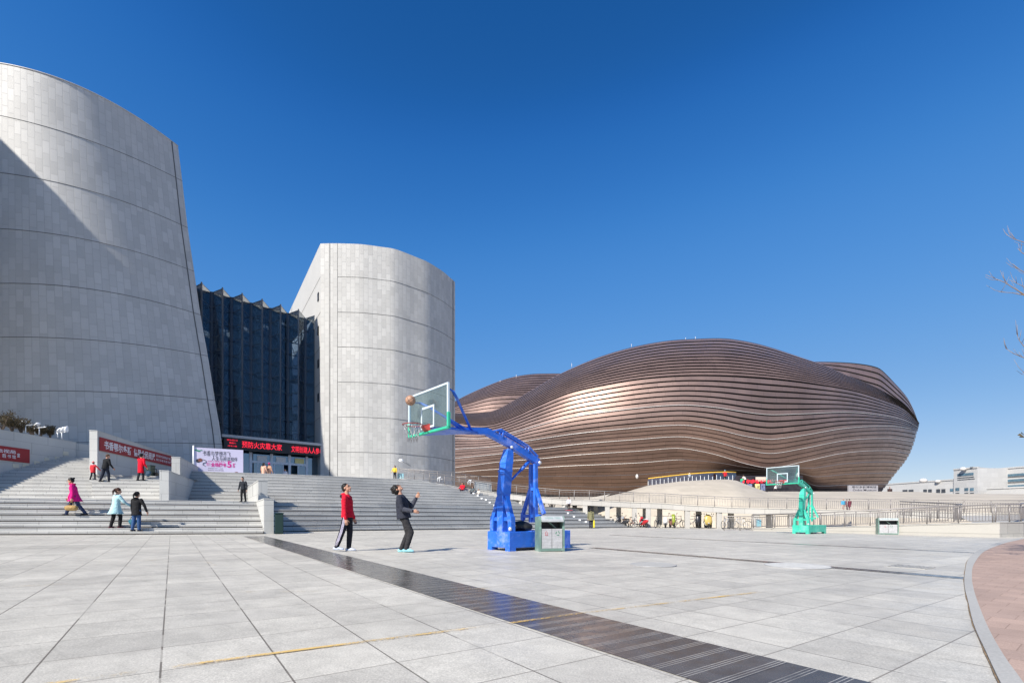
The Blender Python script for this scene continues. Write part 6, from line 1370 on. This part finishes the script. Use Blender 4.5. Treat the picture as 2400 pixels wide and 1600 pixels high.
    if hair == 'bushy': 
        for (dx_, dy_, dz_) in ((.03, .01, .03), (-.03, .03, .03), (-.05, -.02, 0), (-.05, .02, -.03), (0, -.035, .02), (.035, -.02, .028), (-.02, 0, .045)): b.ell(c0 + Rh @ V((dx_ * S, dy_ * S, dz_ * S)), .026 * S, .024 * S, .022 * S, 10)
    if hair == 'long': b.loft([(c0 + Rh @ V((-.03 * S, 0, 0)), Yv, .05 * S, .035 * S), (c0 + V((-.045 * S, 0, -.07 * S)), Yv, .052 * S, .03 * S), (c0 + V((-.055 * S, 0, -.16 * S)), Yv, .036 * S, .02 * S)], 12)
    if hair == 'tail': b.cap(c0 + Rh @ V((-.055 * S, 0, .015 * S)), c0 + V((-.10 * S, 0, -.03 * S)), .022 * S, .02 * S); b.cap(c0 + V((-.10 * S, 0, -.03 * S)), c0 + V((-.105 * S, 0, -.11 * S)), .022 * S, .012 * S)
    if hair == 'bun': b.ell(c0 + Rh @ V((-.06 * S, 0, .02 * S)), .026 * S, .026 * S, .024 * S, 10)
    b.build('hair', hm, t, remesh=vox * (.6 if fine else .8), smooth_it=1)
    if hatc:
        b = MB(); b.ell(c0 + Rh @ V((0, 0, .012 * S)), .062 * S, .056 * S, .054 * S, 14, M=Rh); b.ell(c0 + V((0, 0, .072 * S)), .018 * S, .018 * S, .018 * S, 8); b.build('hat', cm_(hatc), t)
    if fine:
        b = MB(); 
        for sg in (-1, 1): b.ell(hc + Rh @ V((.0505 * S, sg * .019 * S, .008 * S)), .004 * S, .009 * S, .0042 * S, 8, M=Rh)
        b.build('eyes', M['black'], t)
        b = MB(); b.ell(hc + Rh @ V((.0575 * S, 0, -.034 * S)), .003 * S, .014 * S, .0035 * S, 8, M=Rh); b.build('mouth', plain('lips', (0.35, 0.12, 0.10), 0.5), t)
        b = MB()
        for sg in (-1, 1): b.cap(hc + Rh @ V((.0525 * S, sg * .010 * S, .022 * S)), hc + Rh @ V((.046 * S, sg * .028 * S, .023 * S)), .003 * S, .0025 * S, n=6)
        b.build('eyebrows', M['hairb'], t)
    if glasses:
        b = MB()
        for sg in (-1, 1):
            cc_ = hc + Rh @ V((.062 * S, sg * .021 * S, .008 * S)); b.tube([cc_ + Rh @ V((0, .016 * S * cx(a), .011 * S * sx(a))) for a in range(0, 360, 40)], .0025 * S, 5, closed=True); b.tube([cc_ + Rh @ V((0, sg * .016 * S, 0)), hc + Rh @ V((-.004 * S, sg * .050 * S, .004 * S))], .0024 * S, 4)
        b.build('glasses', M['black'], t)
    if glasses:   # thin pale rings on the sleeves
        for i, (s0, el, wr, d2) in enumerate(armP):
            b = MB()
            for k in range(9):
                f = .12 + k * .095; c = el.lerp(wr, f); ax = (wr - el).normalized(); x_ = ax.orthogonal().normalized(); y_ = ax.cross(x_); rr = lerp(.0345, .0275, f) * S
                b.tube([c + (x_ * cx(a) + y_ * sx(a)) * rr for a in range(0, 360, 30)], .0022 * S, 4, closed=True)
            b.build('sleeve_stripes', cm_((0.22, 0.23, 0.28), 'stripe'), t)
    if stripes:   # three pale stripes down the outer side of each leg
        for i, (hp, kn, an) in enumerate(legsP):
            sg = (-1, 1)[i]; b = MB()
            for k in (-1, 0, 1):
                xo = V((.013 * S * k, 0, 0)); pts = [hp + V((0, sg * .055 * S, .03 * S)) + xo, hp.lerp(kn, .5) + V((0, sg * .050 * S, 0)) + xo, kn + V((0, sg * .045 * S, 0)) + xo, kn.lerp(an, .5) + V((0, sg * .042 * S, 0)) + xo, an + V((0, sg * .035 * S, .02 * S)) + xo]; b.tube(pts, .0052 * S, 5)
            b.build('trouser_stripes', cm_((0.62, 0.58, 0.70), 'stripe'), t)
    return t, H, g, armP, pel, neck
T_ = {}
# the two boys playing
T_['a'] = person('boy in a red hoodie and striped black trousers looking up at the ball', 803, 1291, 159, 3, H=1.72, lean=-2, legs=((-15, 5), (4, 8)), arms=((0, 4, 8), (6, 0, 14)), head=(20, -12), topc=(0.60, 0.008, 0.030), trc=(0.016, 0.017, 0.024), shoe=(0.55, 0.60, 0.72), hair='short', fine=True, hood=(0.02, 0.02, 0.025), stripes=True, tw=1.04)
T_['b'] = person('boy in a dark top with glasses leaning back to watch the ball', 946, 1293.5, 158, 2, H=1.78, lean=-8, legs=((26, 42), (12, 36)), arms=((14, 10, 66), (42, 10, 108)), head=(62, -6), topc=(0.030, 0.033, 0.048), trc=(0.032, 0.031, 0.034), shoe=(0.30, 0.62, 0.68), hair='bushy', fine=True, glasses=True, tw=1.16)
# on the left stairs
T_['c'] = person('woman in a long magenta coat carrying a tan handbag down the steps', 178, 1213, 93, 215, lean=10, legs=((26, 10), (-18, 16)), arms=((14, 10, 8), (-6, 6, 12)), head=(-14, 0), top='coat', topc=(0.66, 0.010, 0.20), trc=(0.03, 0.045, 0.10), skirt=.13, flare=1.12, hair='bun', scarf=(0.70, 0.03, 0.15))
T_['d'] = person('woman with a ponytail in a flared pale blue coat climbing the steps', 270, 1243, 96, 62, lean=6, legs=((18, 22), (-6, 8)), arms=((28, 18, 25), (4, 6, 12)), head=(-10, -35), top='coat', topc=(0.42, 0.66, 0.70), trc=(0.012, 0.012, 0.014), shoe=(0.08, 0.02, 0.03), skirt=.17, flare=1.34, hair='tail', hairc=(0.05, 0.025, 0.018))
T_['e'] = person('person in a hooded black coat and blue jeans just starting up the steps', 318, 1251.5, 94, 85, lean=3, legs=((4, 4), (-5, 6)), arms=((6, 26, 10), (2, 10, 8)), head=(0, 0), top='coat', topc=(0.012, 0.012, 0.014), trc=(0.035, 0.085, 0.21), skirt=.12, flare=1.1, hair='tail', hood=True)
T_['f'] = person('man in a black coat leading a small child up the steps', 245, 1132.5, 68, 68, lean=8, legs=((16, 14), (-12, 8)), arms=((6, 12, 30), (8, 22, 10)), head=(-18, -12), top='coat', topc=(0.012, 0.013, 0.015), trc=(0.012, 0.016, 0.030), skirt=.05, hair='short', hairc=(0.10, 0.06, 0.04), tw=1.12)
T_['g'] = person('small child in a red padded coat and woolly hat on the left steps', 217, 1127.5, 44, 80, lean=2, legs=((12, 10), (-10, 6)), arms=((30, 26, 10), (4, 18, 12)), top='coat', topc=(0.66, 0.035, 0.045), trc=(0.02, 0.02, 0.03), skirt=.12, flare=1.1, hair='short', hatc=(0.75, 0.20, 0.20), scarf=(0.75, 0.7, 0.75), tw=1.22)
T_['h'] = person('woman in a long red coat with black hair walking up by the banner', 329, 1127.5, 65, 78, lean=3, legs=((9, 10), (-7, 5)), arms=((-8, 14, 40), (22, 12, 62)), top='coat', topc=(0.70, 0.005, 0.025), trc=(0.03, 0.03, 0.035), skirt=.23, flare=0.92, hair='bushy', tw=1.05)
T_['i'] = person('man in a black leather jacket coming down the shaded middle steps', 571, 1175.5, 59, 262, lean=2, legs=((7, 8), (-6, 6)), arms=((4, 12, 10), (-2, 16, 12)), head=(-18, 0), topc=(0.022, 0.026, 0.034), trc=(0.012, 0.012, 0.014), hair='short')
# at the glass entrance (feet hidden behind the stair edge)
def on_terrace(px, Y): p = plan(px, Y); return V((p.x, p.y, Z2))
T_['j'] = person('person in a pale tan coat with dark hair, left of the pair at the doors', 617, 0, 0, 70, H=1.66, at=on_terrace(617, 44.0), legs=((8, 8), (-8, 4)), top='coat', topc=(0.72, 0.44, 0.32), trc=(0.012, 0.012, 0.012), skirt=.18, flare=1.05, hair='long', tw=1.2)
T_['k'] = person('person in a tan coat and magenta hat, right of the pair at the doors', 629.5, 0, 0, 70, H=1.66, at=on_terrace(630, 44.3), legs=((8, 8), (-8, 4)), top='coat', topc=(0.58, 0.33, 0.22), trc=(0.012, 0.012, 0.012), skirt=.18, flare=1.05, hair='short', hatc=(0.55, 0.02, 0.18), tw=1.1)
T_['l'] = person('person in white half hidden by the top step before the open door', 669, 0, 0, 265, H=1.35, at=on_terrace(669, 46.5), topc=(0.7, 0.68, 0.72), trc=(0.1, 0.1, 0.1), hair='long')
T_['m'] = person('child in a yellow and pink jacket at the top of the ramp', 925.5, 1122, 26, 255, H=1.22, at=P(925.5, 1122.5, 42.6), legs=((6, 4), (-6, 4)), arms=((6, 18, 30), (6, 18, 20)), top='coat', topc=(0.75, 0.52, 0.06), trc=(0.02, 0.02, 0.03), hair='long', tw=1.15, vox=.016)
# sitting on the steps
sitl = ((75, 80), (68, 75))
T_['n'] = person('person in a bright red coat sitting high on the right steps', 1084, 1150, 17, 250, H=1.35, legs=sitl, arms=((25, 10, 50), (25, 10, 50)), top='coat', topc=(0.70, 0.01, 0.03), trc=(0.05, 0.02, 0.03), hair='long', sit=True, tw=1.2, vox=.016)
T_['o'] = person('person in a grey jacket sitting beside the red-coated one on the steps', 1108, 1154, 17, 250, H=1.2, legs=sitl, arms=((25, 10, 50), (25, 10, 50)), topc=(0.09, 0.11, 0.12), trc=(0.02, 0.02, 0.03), hair='long', sit=True, tw=1.15, vox=.016)
T_['p'] = person('brown haired child in white, lowest of the three sitting on the steps', 1122, 1158, 14, 250, H=1.0, legs=sitl, arms=((25, 10, 50), (25, 10, 50)), topc=(0.55, 0.52, 0.48), trc=(0.4, 0.38, 0.36), hair='short', hairc=(0.09, 0.05, 0.03), sit=True, tw=1.15, vox=.016)
T_['q'] = person('girl in a white jacket on a red scooter board on the steps', 1333.5, 1197.5, 27, 255, H=1.22, legs=((5, 5), (-6, 4)), arms=((2, 14, 12), (20, 10, 30)), topc=(0.62, 0.60, 0.66), trc=(0.03, 0.02, 0.02), shoe=(.5, .02, .04), hair='long', vox=.016)
p0 = T_['q'][2]; kt = thing('kick_board', 'small red board under the feet of the girl in white on the steps', 'skateboard', tuple(p0), R(10)); mb = MB(); mb.bbox((0, -0.02, 0.03), (0.62, 0.2, 0.03), .012); mb.build('deck', vmat((0.7, 0.03, 0.06)), kt)
mb = MB()
for x in (-.22, .22):
    for y in (-.08, .06): mb.ell((x, y, .0), .03, .02, .03, 8)
mb.build('wheels', M['tyre'], kt)
T_['r'] = person('woman in a long green parka seen from behind on the plaza', 1385, 1237.5, 45.5, 88, H=1.60, legs=((4, 3), (-4, 3)), arms=((2, 8, 10), (2, 8, 10)), top='coat', topc=(0.20, 0.19, 0.105), trc=(0.02, 0.02, 0.03), skirt=.13, flare=1.08, hair='long', hood=True, vox=.015)
gq = T_['r'][2]; bg_ = thing('carrier_bag', 'yellow bag held by the woman in the green parka', 'bag', (gq.x + .24, gq.y + .02, gq.z + .32)); mb = MB(); mb.bbox((0, 0, 0.02), (.12, .22, .58), .03); mb.build('bag_body', vmat((0.72, 0.62, 0.03)), bg_); mb = MB(); mb.tube([(0, -.06, .3), (0, 0, .38), (0, .06, .3)], .008, 5); mb.build('handle', vmat((0.72, 0.62, 0.03)), bg_)
# on the mound and the terrace
T_['s'] = person('person in a red coat with a light blue helmet on top of the mound', 1699, 1127.5, 26, 240, H=1.45, at=P(1699, 1127.5, 62.0), legs=((8, 6), (-8, 6)), arms=((40, 20, 60), (10, 15, 10)), top='coat', topc=(0.50, 0.02, 0.03), trc=(0.02, 0.02, 0.02), skirt=.08, hatc=(0.10, 0.35, 0.55), vox=.018)
T_['t'] = person('child in green climbing at the right end of the mound', 1738.5, 1136, 16, 60, H=1.0, at=P(1738.5, 1136, 62.0), lean=20, legs=((35, 40), (-5, 10)), topc=(0.03, 0.42, 0.20), trc=(0.10, 0.25, 0.45), hair='short', tw=1.2, vox=.018)
T_['u'] = person('adult in a cream top stooping beside the child in green on the mound', 1748, 1137, 24, 110, H=1.55, at=P(1748, 1138, 62.0), lean=35, legs=((10, 12), (-12, 8)), arms=((30, 8, 10), (25, 8, 10)), topc=(0.66, 0.60, 0.54), trc=(0.015, 0.015, 0.015), vox=.018)
T_['v'] = person('person in a white top walking before the museum entrance', 1818, 1153, 17, 200, H=1.6, at=P(1818, 1152.8, 105), legs=((12, 6), (-12, 6)), topc=(0.7, 0.7, 0.72), trc=(0.01, 0.01, 0.015), hair='long', vox=.022)
T_['w'] = person('dark figure sitting on the terrace edge near the museum sign', 2085.5, 1152, 12, 250, H=1.62, at=P(2085.5, 1152.5, 76), legs=((60, 70), (60, 70)), topc=(0.05, 0.03, 0.03), trc=(0.05, 0.035, 0.03), sit=True, tw=1.4, skirt=.05, vox=.02)
T_['x'] = person('small child in sky blue on the ramp behind the railing', 1976.5, 1193, 14, 250, H=.95, at=P(1976.5, 1195.5, 38.5), topc=(0.05, 0.38, 0.62), trc=(0.5, 0.35, 0.3), vox=.016, tw=1.1)
T_['y'] = person('person in a long dark red coat, left of two by the ramp railing', 1986, 1194, 24, 95, H=.93, at=P(1986, 1195.5, 38.2), top='coat', topc=(0.20, 0.02, 0.045), trc=(0.15, 0.02, 0.04), skirt=.2, hair='short', vox=.016)
T_['z'] = person('person in a long wine coat, right of two by the ramp railing', 1991.5, 1194, 24, 80, H=.95, at=P(1991.5, 1195.5, 38.5), top='coat', topc=(0.17, 0.015, 0.04), trc=(0.12, 0.02, 0.04), skirt=.2, hair='short', vox=.016)
# handbags
def handbag(label, who, i, col, sz=(.34, .14, .22)):
    t, H, g, armP, pel, neck = T_[who]; wr, d2 = armP[i][2], armP[i][3]; h_ = WM[t.name] @ (wr + d2 * .09 * H); c = h_ + V((0, 0, -.26)); o = thing('handbag', label, 'handbag', tuple(c), R(20)); mb = MB(); mb.loft([(V((-sz[0] / 2, 0, -.02)), (0, 1, 0), sz[1] * .35, sz[2] * .36), (V((-sz[0] * .3, 0, 0)), (0, 1, 0), sz[1] * .5, sz[2] * .5), (V((sz[0] * .3, 0, 0)), (0, 1, 0), sz[1] * .5, sz[2] * .5), (V((sz[0] / 2, 0, -.02)), (0, 1, 0), sz[1] * .35, sz[2] * .36)], 14); mb.build('bag_body', cloth('bag_leather', col, .5), o)
    mb = MB(); mb.tube([(-.09, 0, sz[2] * .4), (-.05, 0, .22), (0, 0, .27), (.05, 0, .22), (.09, 0, sz[2] * .4)], .012, 6); mb.build('handle', cloth('bag_handle', tuple(c_ * .6 for c_ in col), .5), o)
handbag('tan leather handbag hanging from the hand of the magenta-coated woman', 'c', 1, (0.42, 0.27, 0.10), (.42, .18, .24))
handbag('small teal handbag held by the person in the black coat', 'e', 1, (0.02, 0.14, 0.19), (.26, .12, .26))
handbag('dark blue bag held by the woman in the long red coat', 'h', 0, (0.03, 0.07, 0.12), (.24, .12, .36))
print({k: round(v[1], 2) for k, v in T_.items()})
